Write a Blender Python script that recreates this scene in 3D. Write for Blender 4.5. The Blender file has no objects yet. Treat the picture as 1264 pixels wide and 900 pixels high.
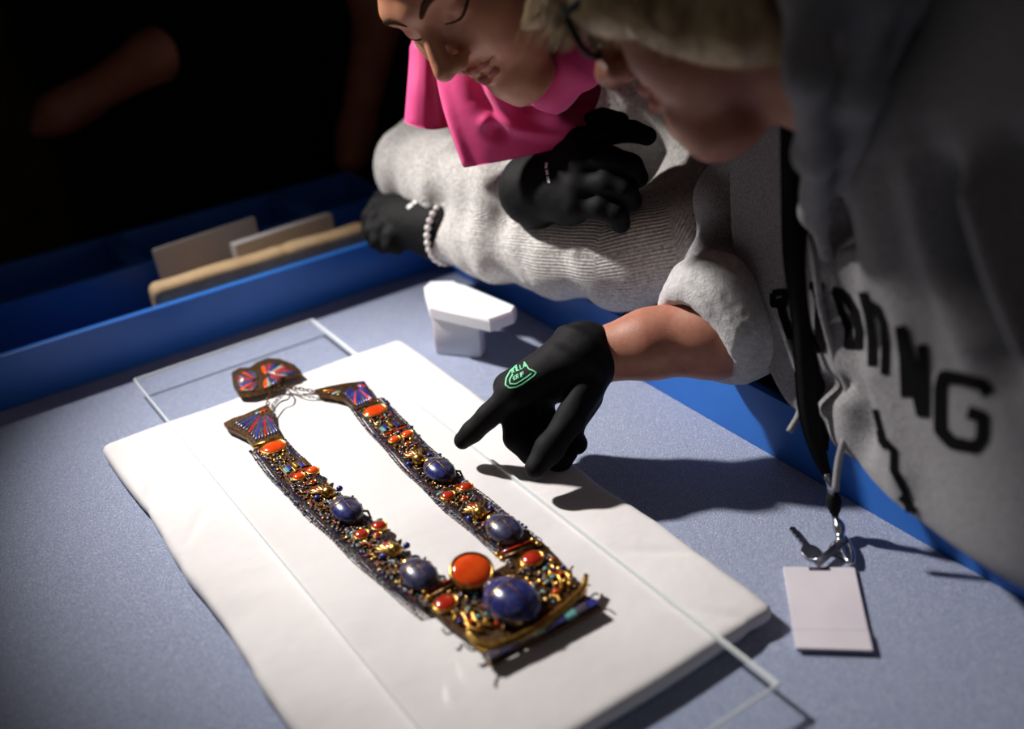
import bpy, bmesh, math, random
import numpy as np
from mathutils import Vector
from mathutils.bvhtree import BVHTree

random.seed(7)
rng = np.random.default_rng(7)
scene = bpy.context.scene
COL = scene.collection

# ------------------------------------------------------------------ camera
CAM_H = 0.65
F_PX = 1302.42
AX = np.array([[0.81614514, 0.32601848, -0.47709439],
               [-0.57471602, 0.37213842, -0.72884463],
               [-0.06007167, 0.86903679, 0.491087]])
CAM = np.array([0.0, 0.0, CAM_H])


def P(px, py, t):
    """world point seen at a pixel, t metres along the view axis"""
    return CAM + AX @ np.array([(px - 632) / F_PX * t, (450 - py) / F_PX * t, -t])


def T(px, py, z=0.0):
    """world point where the sight line meets the level z"""
    v = AX @ np.array([px - 632.0, 450.0 - py, -F_PX])
    return CAM + v * ((z - CAM_H) / v[2])


def CV(x, y, z):
    """direction given in camera axes (right, up, towards the viewer)"""
    v = AX @ np.array([x, y, z], float)
    return v / np.linalg.norm(v)


cam_data = bpy.data.cameras.new('camera')
cam_data.sensor_width = 36.0
cam_data.lens = F_PX / 1264 * 36
cam_data.clip_start = 0.02
cam_data.dof.use_dof = True
cam_data.dof.focus_distance = 1.09
cam_data.dof.aperture_fstop = 1.85
cam_ob = bpy.data.objects.new('camera', cam_data)
COL.objects.link(cam_ob)
from mathutils import Matrix
M = Matrix([[AX[i][j] for j in range(3)] for i in range(3)]).to_4x4()
M.translation = Vector(CAM)
cam_ob.matrix_world = M
scene.camera = cam_ob

# ------------------------------------------------------------------ light
world = bpy.data.worlds.new('world')
scene.world = world
world.use_nodes = True
bg = world.node_tree.nodes['Background']
bg.inputs[0].default_value = (0.95, 0.92, 1.0, 1)
bg.inputs[1].default_value = 0.012


def look(ob, target):
    d = Vector(target) - ob.location
    ob.rotation_euler = d.to_track_quat('-Z', 'Y').to_euler()


key = bpy.data.lights.new('work_lamp', 'SPOT')
key.energy = 215
key.color = (1.0, 0.965, 0.93)
key.spot_size = math.radians(40)
key.spot_blend = 1.0
key.shadow_soft_size = 0.045
key_ob = bpy.data.objects.new('work_lamp', key)
COL.objects.link(key_ob)
key_ob.location = (-0.01, 1.86, 1.14)
look(key_ob, (0.50, 0.80, -0.02))

room = bpy.data.lights.new('room_fill', 'AREA')  # dim overhead fill added for the ambient level, not a known fixture
room.energy = 1.1
room.size = 0.8
room.color = (1.0, 0.9, 0.82)
room_ob = bpy.data.objects.new('room_fill', room)
COL.objects.link(room_ob)
room_ob.location = (-0.6, -0.6, 1.9)
look(room_ob, (0.5, 0.5, 0.2))

vs = scene.view_settings
vs.view_transform = 'Standard'
vs.look = 'None'
vs.exposure = 0.0
vs.gamma = 1.0
vs.use_curve_mapping = False


# ------------------------------------------------------------------ materials
def lin(c):
    c = c / 255.0
    return c / 12.92 if c <= 0.04045 else ((c + 0.055) / 1.055) ** 2.4


def rgb(r, g, b):
    return (lin(r), lin(g), lin(b), 1.0)


class Mat:
    """small node-material builder"""
    def __init__(s, name, col, rough=0.5, metal=0.0, spec=0.5):
        s.m = bpy.data.materials.new(name)
        s.m.use_nodes = True
        s.t = s.m.node_tree
        s.b = s.t.nodes['Principled BSDF']
        s.b.inputs['Base Color'].default_value = col
        s.b.inputs['Roughness'].default_value = rough
        s.b.inputs['Metallic'].default_value = metal
        s.b.inputs['Specular IOR Level'].default_value = spec
        s.col = col
        s._co = None
        s.normal = None

    def n(s, kind, **kw):
        nd = s.t.nodes.new(kind)
        for k, v in kw.items():
            setattr(nd, k, v)
        return nd

    def link(s, a, b):
        s.t.links.new(a, b)

    def co(s):
        if s._co is None:
            s._co = s.n('ShaderNodeTexCoord').outputs['Object']
        return s._co

    def noise(s, scale, detail=3, rough=0.55, stretch=None):
        nd = s.n('ShaderNodeTexNoise')
        nd.inputs['Scale'].default_value = scale
        nd.inputs['Detail'].default_value = detail
        nd.inputs['Roughness'].default_value = rough
        src = s.co()
        if stretch:
            mp = s.n('ShaderNodeMapping')
            mp.inputs['Scale'].default_value = stretch
            s.link(src, mp.inputs['Vector'])
            src = mp.outputs['Vector']
        s.link(src, nd.inputs['Vector'])
        return nd.outputs['Fac']

    def ramp(s, fac, stops):
        r = s.n('ShaderNodeValToRGB')
        el = r.color_ramp.elements
        while len(el) < len(stops):
            el.new(0.5)
        for e, (p, c) in zip(el, stops):
            e.position = p
            e.color = c
        s.link(fac, r.inputs['Fac'])
        return r.outputs['Color']

    def color(s, out):
        s.link(out, s.b.inputs['Base Color'])
        return s

    def vary(s, scale, c2, lo=0.35, hi=0.65, detail=4, stretch=None):
        return s.color(s.ramp(s.noise(scale, detail, stretch=stretch), [(lo, s.col), (hi, c2)]))

    def bump(s, fac, strength=0.3, dist=0.002):
        bp = s.n('ShaderNodeBump')
        bp.inputs['Strength'].default_value = strength
        bp.inputs['Distance'].default_value = dist
        s.link(fac, bp.inputs['Height'])
        if s.normal:
            s.link(s.normal, bp.inputs['Normal'])
        s.normal = bp.outputs['Normal']
        s.link(s.normal, s.b.inputs['Normal'])
        return s

    def set(s, **kw):
        for k, v in kw.items():
            s.b.inputs[k.replace('_', ' ')].default_value = v
        return s


MT = {}


def mk(key_, *a, **k):
    m = Mat(key_, *a, **k)
    MT[key_] = m.m
    return m


m = mk('liner_felt', rgb(150, 164, 202), 0.5)
m.color(m.ramp(m.noise(900, 2, 0.7), [(0.30, rgb(120, 130, 164)), (0.56, rgb(156, 167, 198)), (0.70, rgb(234, 237, 245))]))  # palest flecks belong to the felt and also stand in for its glints
spk = m.ramp(m.noise(430, 1, 0.5), [(0.66, (0, 0, 0, 1)), (0.72, (1, 1, 1, 1))])
rr = m.n('ShaderNodeMath', operation='MULTIPLY_ADD')
m.link(spk, rr.inputs[0])
rr.inputs[1].default_value = -0.34
rr.inputs[2].default_value = 0.55
m.link(rr.outputs[0], m.b.inputs['Roughness'])
m.bump(m.noise(700, 3, 0.7), 0.9, 0.0022).bump(m.noise(6, 3), 0.25, 0.01)
m.set(Sheen_Weight=0.25, Sheen_Roughness=0.4)
m.b.inputs['Specular IOR Level'].default_value = 0.6
m = mk('blue_panel', rgb(36, 98, 184), 0.38)
m.vary(5, rgb(44, 112, 200)).bump(m.noise(260, 2), 0.06, 0.001)
m = mk('board_cloth', rgb(226, 222, 221), 0.85, spec=0.2)
m.vary(7, rgb(216, 211, 211)).bump(m.noise(1300, 2), 0.25, 0.0006).bump(m.noise(16, 4), 0.5, 0.004)
m = mk('foam_white', rgb(225, 226, 232), 0.7, spec=0.3)
m.bump(m.noise(420, 2), 0.4, 0.001).set(Subsurface_Weight=0.3, Subsurface_Scale=0.01)
m = mk('foam_dull', rgb(214, 208, 205), 0.8, spec=0.3)
m.bump(m.noise(300, 2), 0.3, 0.001)
m = mk('kraft', rgb(200, 172, 132), 0.75)
m.vary(22, rgb(182, 150, 110)).bump(m.noise(60, 3), 0.3, 0.002)
mk('dark_floor', rgb(30, 27, 25), 0.8).vary(4, rgb(22, 20, 19))
mk('dark_wall', rgb(26, 23, 22), 0.9).vary(3, rgb(20, 18, 17))
mk('table_grey', rgb(70, 70, 72), 0.6).vary(9, rgb(60, 60, 62))

def facing_fac(m, lo, hi):
    """reflectance that is the same from both sides of a thin clear pane"""
    lw = m.n('ShaderNodeLayerWeight')
    lw.inputs['Blend'].default_value = 0.5
    pw = m.n('ShaderNodeMath', operation='POWER')
    m.link(lw.outputs['Facing'], pw.inputs[0])
    pw.inputs[1].default_value = 5.0
    ml = m.n('ShaderNodeMath', operation='MULTIPLY_ADD')
    m.link(pw.outputs[0], ml.inputs[0])
    ml.inputs[1].default_value = hi
    ml.inputs[2].default_value = lo
    return ml


# acrylic: clear sheet that lets light through, with a frosted sawn edge
m = mk('acrylic', (1, 1, 1, 1), 0.03)
fr = facing_fac(m, 0.02, 0.18)
tr = m.n('ShaderNodeBsdfTransparent')
tr.inputs['Color'].default_value = (0.995, 0.997, 0.997, 1)
gl = m.n('ShaderNodeBsdfGlossy')
gl.inputs['Roughness'].default_value = 0.03
mx = m.n('ShaderNodeMixShader')
m.link(fr.outputs[0], mx.inputs[0])
m.link(tr.outputs[0], mx.inputs[1])
m.link(gl.outputs[0], mx.inputs[2])
m.link(mx.outputs[0], m.t.nodes['Material Output'].inputs['Surface'])
m = mk('acrylic_edge', rgb(246, 249, 249), 0.3)
m.set(Alpha=0.62)
m.bump(m.noise(160, 2), 0.4, 0.001)

m = mk('skin_ruddy', rgb(190, 124, 96), 0.48, spec=0.4)
m.color(m.ramp(m.noise(38, 5, 0.6), [(0.3, rgb(160, 102, 82)), (0.7, rgb(186, 130, 108))]))
m.bump(m.noise(420, 3), 0.25, 0.0008).set(Subsurface_Weight=0.12, Subsurface_Scale=0.006)
m.b.inputs['Subsurface Radius'].default_value = (1, 0.35, 0.2)
m = mk('skin_olive', rgb(200, 140, 112), 0.42, spec=0.45)
m.color(m.ramp(m.noise(30, 4, 0.6), [(0.3, rgb(190, 126, 98)), (0.7, rgb(208, 148, 118))]))
m.bump(m.noise(520, 2), 0.1, 0.0006).set(Subsurface_Weight=0.12, Subsurface_Scale=0.006)
m.b.inputs['Subsurface Radius'].default_value = (1, 0.35, 0.2)
m = mk('skin_brown', rgb(150, 92, 66), 0.5, spec=0.4)
m.vary(30, rgb(134, 80, 58))
mk('lips', rgb(172, 102, 88), 0.6, spec=0.25).vary(120, rgb(160, 92, 80))
mk('brow_hair', rgb(88, 60, 47), 0.95, spec=0.05).vary(300, rgb(66, 45, 35))
mk('eye_white', rgb(225, 220, 214), 0.15).vary(60, rgb(214, 205, 200))
m = mk('hair_blond', rgb(150, 122, 84), 0.42)
m.color(m.ramp(m.noise(60, 3, stretch=(1, 1, 0.3)), [(0.3, rgb(140, 112, 76)), (0.7, rgb(214, 190, 146))]))
m = mk('hair_dark', rgb(26, 20, 18), 0.4)
m.vary(80, rgb(40, 30, 26))
m = mk('sweat_grey', rgb(150, 149, 154), 0.9, spec=0.15)
m.color(m.ramp(m.noise(520, 3, 0.7), [(0.32, rgb(104, 102, 105)), (0.66, rgb(164, 162, 164))]))
m.bump(m.noise(900, 2), 0.4, 0.0008).bump(m.noise(14, 3), 0.25, 0.006).set(Sheen_Weight=0.12)
m = mk('fleece', rgb(222, 220, 220), 0.95, spec=0.1)
m.vary(160, rgb(196, 193, 194)).bump(m.noise(420, 4, 0.7), 0.9, 0.003).set(Sheen_Weight=0.3)
m = mk('print_black', rgb(8, 8, 9), 0.9, spec=0.08)
m.vary(200, rgb(13, 12, 14))
m = mk('glove_black', rgb(17, 16, 18), 0.72, spec=0.16)
m.vary(120, rgb(10, 10, 11))
wv = m.n('ShaderNodeTexWave')
wv.inputs['Scale'].default_value = 420
m.link(m.co(), wv.inputs['Vector'])
m.bump(wv.outputs['Fac'], 0.15, 0.0004).bump(m.noise(700, 2), 0.2, 0.0005).bump(m.noise(40, 3), 0.3, 0.002)
mk('print_green', rgb(120, 224, 168), 0.6).vary(500, rgb(90, 200, 140))
mk('print_white', rgb(230, 230, 230), 0.6).vary(300, rgb(205, 205, 205))
m = mk('scarf_pink', rgb(226, 70, 136), 0.6, spec=0.25)
m.vary(9, rgb(214, 58, 124)).bump(m.noise(1400, 2), 0.2, 0.0005).bump(m.noise(18, 3), 0.35, 0.004)
m.set(Sheen_Weight=0.2)
# knitted sweater: ribs follow stored sleeve coordinates
m = mk('knit_grey', rgb(188, 184, 180), 0.95, spec=0.1)
at = m.n('ShaderNodeAttribute', attribute_name='rib')
sn = m.n('ShaderNodeMath', operation='SINE')
m.link(at.outputs['Fac'], sn.inputs[0])
fl = m.noise(240, 4, 0.7)
m.color(m.ramp(fl, [(0.3, rgb(150, 146, 143)), (0.5, rgb(194, 190, 186)), (0.72, rgb(224, 220, 216))]))
m.bump(sn.outputs[0], 0.4, 0.0014).bump(fl, 0.6, 0.002).set(Sheen_Weight=0.35, Sheen_Roughness=0.5)
m = mk('shirt_black', rgb(14, 14, 15), 0.9, spec=0.1)
m.vary(12, rgb(18, 18, 19)).bump(m.noise(12, 3), 0.4, 0.01)
m = mk('olive_cloth', rgb(70, 66, 46), 0.9, spec=0.1)
m.vary(12, rgb(60, 56, 40))
m = mk('denim', rgb(46, 52, 66), 0.9, spec=0.1)
m.vary(60, rgb(38, 44, 58))
mk('frame_black', rgb(12, 12, 13), 0.55, spec=0.25).vary(50, rgb(18, 18, 20))
m = mk('lens', (1, 1, 1, 1), 0.02)
fr = facing_fac(m, 0.04, 0.7)
tr = m.n('ShaderNodeBsdfTransparent')
gl = m.n('ShaderNodeBsdfGlossy')
gl.inputs['Roughness'].default_value = 0.02
mx = m.n('ShaderNodeMixShader')
m.link(fr.outputs[0], mx.inputs[0])
m.link(tr.outputs[0], mx.inputs[1])
m.link(gl.outputs[0], mx.inputs[2])
m.link(mx.outputs[0], m.t.nodes['Material Output'].inputs['Surface'])
mk('lanyard_black', rgb(10, 10, 11), 0.85, spec=0.2).vary(300, rgb(18, 18, 19))
mk('steel', rgb(200, 200, 205), 0.22, 1.0).vary(60, rgb(170, 170, 178))
m = mk('card_white', rgb(222, 214, 220), 0.25)
m.vary(14, rgb(212, 204, 212))
mk('pearl', rgb(236, 228, 224), 0.15).vary(30, rgb(214, 205, 205)).set(Coat_Weight=0.6)
# jewellery
m = mk('gold', rgb(206, 158, 74), 0.28, 1.0)
m.color(m.ramp(m.noise(160, 4), [(0.3, rgb(150, 102, 42)), (0.6, rgb(222, 178, 92))])).bump(m.noise(500, 3), 0.25, 0.0006)
m = mk('gold_dark', rgb(126, 88, 42), 0.38, 0.85)
m.color(m.ramp(m.noise(420, 4), [(0.35, rgb(36, 27, 22)), (0.68, rgb(118, 86, 48))])).bump(m.noise(700, 3), 0.5, 0.0007)
m = mk('lapis', rgb(38, 42, 104), 0.24)
m.color(m.ramp(m.noise(130, 5, 0.7), [(0.25, rgb(22, 24, 54)), (0.5, rgb(36, 40, 98)), (0.75, rgb(78, 80, 120))]))
m.bump(m.noise(300, 3), 0.15, 0.0006).set(Coat_Weight=0.3, Coat_Roughness=0.15)
m = mk('lapis_dull', rgb(52, 52, 78), 0.3)
m.color(m.ramp(m.noise(130, 5, 0.7), [(0.25, rgb(34, 32, 46)), (0.5, rgb(48, 48, 78)), (0.75, rgb(88, 88, 112))]))
m.bump(m.noise(300, 3), 0.2, 0.0006).set(Coat_Weight=0.3, Coat_Roughness=0.15)
m = mk('inlay_blue', rgb(34, 36, 112), 0.25)
m.vary(120, rgb(48, 54, 134)).set(Coat_Weight=0.4)
m = mk('carnelian', rgb(226, 84, 26), 0.14)
m.vary(70, rgb(206, 62, 16)).set(Coat_Weight=0.6, Subsurface_Weight=0.2, Subsurface_Scale=0.003)
m = mk('carnelian_dark', rgb(176, 48, 24), 0.16)
m.vary(70, rgb(150, 34, 18)).set(Coat_Weight=0.5)
m = mk('turquoise', rgb(110, 164, 160), 0.3)
m.vary(120, rgb(84, 140, 140))
mk('bead_dark', rgb(52, 46, 60), 0.25).vary(400, rgb(92, 84, 98)).set(Coat_Weight=0.4)
mk('bead_blue', rgb(32, 32, 84), 0.25).vary(400, rgb(60, 60, 110)).set(Coat_Weight=0.4)
mk('bead_red', rgb(150, 62, 46), 0.3).vary(400, rgb(110, 46, 38)).set(Coat_Weight=0.4)
mk('bead_teal', rgb(110, 142, 140), 0.3).vary(400, rgb(90, 116, 110)).set(Coat_Weight=0.4)
mk('cord', rgb(150, 148, 150), 0.9).vary(300, rgb(128, 126, 128))


# ------------------------------------------------------------------ object helpers
def thing(name, label, cat, loc=(0, 0, 0), group=None):
    o = bpy.data.objects.new(name, None)
    o.empty_display_size = 0.02
    COL.objects.link(o)
    o.location = loc
    o['label'] = label
    o['category'] = cat
    if group:
        o['group'] = group
    return o


def tag(o, label, cat, group=None):
    o['label'] = label
    o['category'] = cat
    if group:
        o['group'] = group
    return o


def origin_of(o):
    v = np.zeros(3)
    while o is not None:
        v += np.array(o.location)
        o = o.parent
    return v


def mesh_ob(name, v, f, mat, parent=None, smooth=True, loc=None, mats=None, fm=None):
    """mesh object from world coordinates; loc = where its origin goes"""
    v = np.asarray(v, float).reshape(-1, 3)
    base = origin_of(parent) if parent is not None else np.zeros(3)
    org = base if loc is None else np.asarray(loc, float)
    me = bpy.data.meshes.new(name)
    vv = v - org
    if isinstance(f, np.ndarray):
        k = f.shape[1]
        me.vertices.add(len(vv))
        me.vertices.foreach_set('co', vv.astype(np.float32).ravel())
        me.loops.add(f.size)
        me.loops.foreach_set('vertex_index', f.astype(np.int32).ravel())
        me.polygons.add(len(f))
        me.polygons.foreach_set('loop_start', np.arange(0, f.size, k, dtype=np.int32))
        me.update(calc_edges=True)
        me.validate()
    else:
        me.from_pydata(vv.tolist(), [], f)
    for mm in (mats or [mat]):
        me.materials.append(MT[mm])
    if fm is not None:
        me.polygons.foreach_set('material_index', np.asarray(fm, np.int32))
    if smooth:
        me.polygons.foreach_set('use_smooth', np.ones(len(me.polygons), bool))
    o = bpy.data.objects.new(name, me)
    COL.objects.link(o)
    if parent is not None:
        o.parent = parent
    o.location = org - base
    return o


class MB:
    """collects simple shapes into one mesh"""
    def __init__(s):
        s.v = []
        s.f = []

    def add(s, v, f):
        k = len(s.v)
        s.v += [tuple(map(float, q)) for q in v]
        s.f += [tuple(i + k for i in q) for q in f]
        return s

    def box(s, c, half, ax=None, bev=0.0):
        c = np.asarray(c, float)
        hx, hy, hz = half
        ax = np.eye(3) if ax is None else np.asarray(ax, float)
        b = min(bev, hx * .9, hy * .9, hz * .9)
        vs_, idx = [], {}
        if b <= 0:
            for i in (-1, 1):
                for j in (-1, 1):
                    for k in (-1, 1):
                        vs_.append(c + ax.T @ np.array([i * hx, j * hy, k * hz]))
            return s.add(vs_, [(0, 1, 3, 2), (4, 6, 7, 5), (0, 4, 5, 1), (2, 3, 7, 6), (0, 2, 6, 4), (1, 5, 7, 3)])
        bm = bmesh.new()
        bmesh.ops.create_cube(bm, size=2)
        for v in bm.verts:
            v.co = Vector((v.co.x * hx, v.co.y * hy, v.co.z * hz))
        bmesh.ops.bevel(bm, geom=list(bm.edges), offset=b, segments=2, affect='EDGES', profile=0.6)
        bm.verts.ensure_lookup_table()
        v = [c + ax.T @ np.array(q.co) for q in bm.verts]
        f = [tuple(q.index for q in ff.verts) for ff in bm.faces]
        bm.free()
        return s.add(v, f)

    def prism(s, poly, z0, z1, inset=0.0):
        """vertical prism over a world xy outline"""
        poly = [np.asarray(q, float)[:2] for q in poly]
        n = len(poly)
        ar = sum(poly[i][0] * poly[(i + 1) % n][1] - poly[(i + 1) % n][0] * poly[i][1] for i in range(n))
        if ar < 0:
            poly = poly[::-1]
        c = sum(poly) / n
        v = [(q[0], q[1], z0) for q in poly] + [(q[0], q[1], z1 - inset) for q in poly]
        f = [(i, (i + 1) % n, n + (i + 1) % n, n + i) for i in range(n)] + [tuple(range(n - 1, -1, -1))]
        if inset > 0:
            for q in poly:
                d = c - q
                l = np.linalg.norm(d) + 1e-9
                w = q + d / l * inset
                v.append((w[0], w[1], z1))
            f += [(n + i, n + (i + 1) % n, 2 * n + (i + 1) % n, 2 * n + i) for i in range(n)]
            f.append(tuple(range(2 * n, 3 * n)))
        else:
            f.append(tuple(range(n, 2 * n)))
        return s.add(v, f)

    def tube(s, pts, r, sides=8, closed=False, flat=1.0, up=None):
        pts = [np.asarray(p, float) for p in pts]
        n = len(pts)
        rr = r if hasattr(r, '__len__') else [r] * n
        ref = np.array([0.13, 0.21, 0.97]) if up is None else np.asarray(up, float)
        v, f = [], []
        for i, p in enumerate(pts):
            a = pts[(i - 1) % n] if (closed or i > 0) else p
            b = pts[(i + 1) % n] if (closed or i < n - 1) else p
            d = b - a
            d = d / (np.linalg.norm(d) + 1e-12)
            x = np.cross(d, ref)
            if np.linalg.norm(x) < 1e-3:
                x = np.cross(d, [1, 0, 0])
            x /= np.linalg.norm(x)
            y = np.cross(x, d)
            for k in range(sides):
                a_ = 2 * math.pi * k / sides
                v.append(p + rr[i] * (math.cos(a_) * x + flat * math.sin(a_) * y))
        m_ = n if closed else n - 1
        for i in range(m_):
            j = (i + 1) % n
            for k in range(sides):
                l = (k + 1) % sides
                f.append((i * sides + k, i * sides + l, j * sides + l, j * sides + k))
        if not closed:
            f.append(tuple(range(sides - 1, -1, -1)))
            f.append(tuple((n - 1) * sides + k for k in range(sides)))
        return s.add(v, f)

    def dome(s, c, rad, ax=None, seg=14, rings=5, low=-0.25, power=1.0):
        """ellipsoid cap from height low*rz up to the pole; rad=(rx,ry,rz)"""
        c = np.asarray(c, float)
        ax = np.eye(3) if ax is None else np.asarray(ax, float)
        v, f = [], []
        a0 = math.asin(max(-1, low))
        for i in range(rings):
            a = a0 + (math.pi / 2 - a0) * i / rings
            for k in range(seg):
                b = 2 * math.pi * k / seg
                q = np.array([rad[0] * math.cos(a) ** power * math.cos(b), rad[1] * math.cos(a) ** power * math.sin(b), rad[2] * math.sin(a)])
                v.append(c + ax.T @ q)
        v.append(c + ax.T @ np.array([0, 0, rad[2]]))
        for i in range(rings - 1):
            for k in range(seg):
                l = (k + 1) % seg
                f.append((i * seg + k, i * seg + l, (i + 1) * seg + l, (i + 1) * seg + k))
        for k in range(seg):
            f.append(((rings - 1) * seg + k, (rings - 1) * seg + (k + 1) % seg, rings * seg))
        f.append(tuple(range(seg - 1, -1, -1)))
        return s.add(v, f)

    def build(s, name, mat, parent=None, smooth=False, loc=None):
        return mesh_ob(name, s.v, s.f, mat, parent, smooth, loc)


def smooth_by_angle(o, deg=35):
    me = o.data
    me.polygons.foreach_set('use_smooth', np.ones(len(me.polygons), bool))
    me.set_sharp_from_angle(angle=math.radians(deg))
    return o


# ------------------------------------------------------------------ distance-field modelling
def smin(a, b, k):
    if k <= 0:
        return np.minimum(a, b)
    h = np.clip(0.5 + 0.5 * (b - a) / k, 0, 1)
    return b + (a - b) * h - k * h * (1 - h)


def smax(a, b, k):
    return -smin(-a, -b, k)


def sph(c, r):
    c = np.asarray(c, float)
    return lambda p: np.linalg.norm(p - c, axis=1) - r


def ell(c, r, A=None):
    c = np.asarray(c, float)
    r = np.asarray(r, float)

    def fn(p):
        q = p - c
        if A is not None:
            q = q @ np.asarray(A).T
        k0 = np.linalg.norm(q / r, axis=1)
        k1 = np.linalg.norm(q / (r * r), axis=1) + 1e-9
        return k0 * (k0 - 1.0) / k1
    return fn


def cap(a, b, ra, rb=None):
    a = np.asarray(a, float)
    b = np.asarray(b, float)
    rb = ra if rb is None else rb
    ab = b - a
    L = ab @ ab + 1e-12

    def fn(p):
        h = np.clip((p - a) @ ab / L, 0, 1)
        return np.linalg.norm(p - a - h[:, None] * ab, axis=1) - (ra + (rb - ra) * h)
    return fn


def chain(pts, rad, k=0.01):
    fs = [cap(pts[i], pts[i + 1], rad[i], rad[i + 1]) for i in range(len(pts) - 1)]

    def fn(p):
        d = fs[0](p)
        for g in fs[1:]:
            d = smin(d, g(p), k)
        return d
    return fn


def torus(c, nrm, R_, r_):
    c = np.asarray(c, float)
    nrm = np.asarray(nrm, float) / np.linalg.norm(nrm)

    def fn(p):
        q = p - c
        hgt = q @ nrm
        rad = np.sqrt(np.maximum((q * q).sum(1) - hgt * hgt, 0))
        return np.sqrt((rad - R_) ** 2 + hgt ** 2) - r_
    return fn


def rbox(c, half, r, A=None):
    c = np.asarray(c, float)
    half = np.asarray(half, float) - r

    def fn(p):
        q = p - c
        if A is not None:
            q = q @ np.asarray(A).T
        q = np.abs(q) - half
        return np.linalg.norm(np.maximum(q, 0), axis=1) + np.minimum(q.max(1), 0) - r
    return fn


def union(k, *fs):
    def fn(p):
        d = fs[0](p)
        for g in fs[1:]:
            d = smin(d, g(p), k)
        return d
    return fn


def carve(k, a, *bs):
    def fn(p):
        d = a(p)
        for b in bs:
            d = smax(d, -b(p), k)
        return d
    return fn


def local(fn, A, o):
    """A rows = local axes in world; o = origin"""
    A = np.asarray(A, float)
    o = np.asarray(o, float)
    return lambda p: fn((p - o) @ A.T)


def lumps(p, freq, seed=0, n=5):
    """smooth pseudo noise, about -1..1"""
    r_ = np.random.default_rng(seed)
    s = np.zeros(len(p))
    for i in range(n):
        d = r_.normal(size=3)
        d /= np.linalg.norm(d)
        s += np.sin(p @ d * freq * (0.7 + 0.7 * r_.random()) + r_.random() * 6.28)
    return s / n * 1.6


def polygonize(fn, lo, hi, step):
    """surface nets over a block-culled grid -> verts, quads"""
    lo = np.asarray(lo, float)
    hi = np.asarray(hi, float)
    B = 10
    nb = np.ceil((hi - lo) / step / B).astype(int)
    n = nb * B + 1
    D = np.empty(n, np.float32)
    bi = np.stack(np.meshgrid(*[np.arange(q) for q in nb], indexing='ij'), -1).reshape(-1, 3)
    cen = lo + (bi * B + B / 2) * step
    dc = np.concatenate([fn(c) for c in np.array_split(cen, max(1, len(cen) // 60000))])
    act = np.abs(dc) < B * step * 0.87 * 1.3 + 2.5 * step
    off = np.stack(np.meshgrid(*[np.arange(B + 1)] * 3, indexing='ij'), -1).reshape(-1, 3)
    for b, d in zip(bi[~act], dc[~act]):
        i, j, k = b * B
        D[i:i + B + 1, j:j + B + 1, k:k + B + 1] = d
    ab = bi[act]
    for chunk in np.array_split(ab, max(1, len(ab) // 60)):
        if len(chunk) == 0:
            continue
        pts = lo + (chunk[:, None, :] * B + off[None]) * step
        vals = fn(pts.reshape(-1, 3)).reshape(len(chunk), B + 1, B + 1, B + 1)
        for b, v in zip(chunk, vals):
            i, j, k = b * B
            D[i:i + B + 1, j:j + B + 1, k:k + B + 1] = v
    S = (D < 0)
    c = S.astype(np.int8)
    tot = sum(c[i:i + n[0] - 1, j:j + n[1] - 1, k:k + n[2] - 1] for i in (0, 1) for j in (0, 1) for k in (0, 1))
    cells = np.argwhere((tot > 0) & (tot < 8))
    idx = np.full(n - 1, -1, np.int32)
    idx[tuple(cells.T)] = np.arange(len(cells))
    cor = np.array([(i, j, k) for i in (0, 1) for j in (0, 1) for k in (0, 1)])
    val = np.stack([D[tuple((cells + q).T)] for q in cor], 1)
    acc = np.zeros((len(cells), 3))
    cnt = np.zeros(len(cells))
    for a in range(8):
        for b in range(a + 1, 8):
            if np.abs(cor[a] - cor[b]).sum() != 1:
                continue
            va, vb = val[:, a], val[:, b]
            cr = (va < 0) != (vb < 0)
            t = np.where(cr, va / np.where(cr, va - vb, 1), 0)
            acc += np.where(cr[:, None], cor[a] + t[:, None] * (cor[b] - cor[a]), 0)
            cnt += cr
    verts = lo + (cells + acc / cnt[:, None]) * step
    quads = []
    for axis in range(3):
        o1, o2 = (axis + 1) % 3, (axis + 2) % 3
        sl0 = [slice(None)] * 3
        sl1 = [slice(None)] * 3
        sl0[axis] = slice(0, -1)
        sl1[axis] = slice(1, None)
        A0 = S[tuple(sl0)]
        A1 = S[tuple(sl1)]
        e = np.argwhere(A0 != A1)
        e = e[(e[:, o1] > 0) & (e[:, o2] > 0) & (e[:, o1] < n[o1] - 1) & (e[:, o2] < n[o2] - 1)]
        u = np.zeros(3, int)
        u[o1] = 1
        w = np.zeros(3, int)
        w[o2] = 1
        q = np.stack([idx[tuple((e - u - w).T)], idx[tuple((e - w).T)], idx[tuple(e.T)], idx[tuple((e - u).T)]], 1)
        flip = ~A0[tuple(e.T)]
        q[flip] = q[flip][:, ::-1]
        quads.append(q)
    return verts, np.concatenate(quads)


def sdf_ob(name, fn, lo, hi, step, mat, parent=None, loc=None):
    v, f = polygonize(fn, lo, hi, step)
    # one relaxing pass takes out the voxel ripple
    e = np.concatenate([f[:, [0, 1]], f[:, [1, 2]], f[:, [2, 3]], f[:, [3, 0]]])
    acc = np.zeros_like(v)
    cnt = np.zeros(len(v))
    np.add.at(acc, e[:, 0], v[e[:, 1]])
    np.add.at(acc, e[:, 1], v[e[:, 0]])
    np.add.at(cnt, e[:, 0], 1)
    np.add.at(cnt, e[:, 1], 1)
    v = v * 0.6 + 0.4 * acc / np.maximum(cnt, 1)[:, None]
    return mesh_ob(name, v, f, mat, parent, True, loc)


def bounds(pts, pad):
    pts = np.asarray(pts, float)
    return pts.min(0) - pad, pts.max(0) + pad


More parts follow.
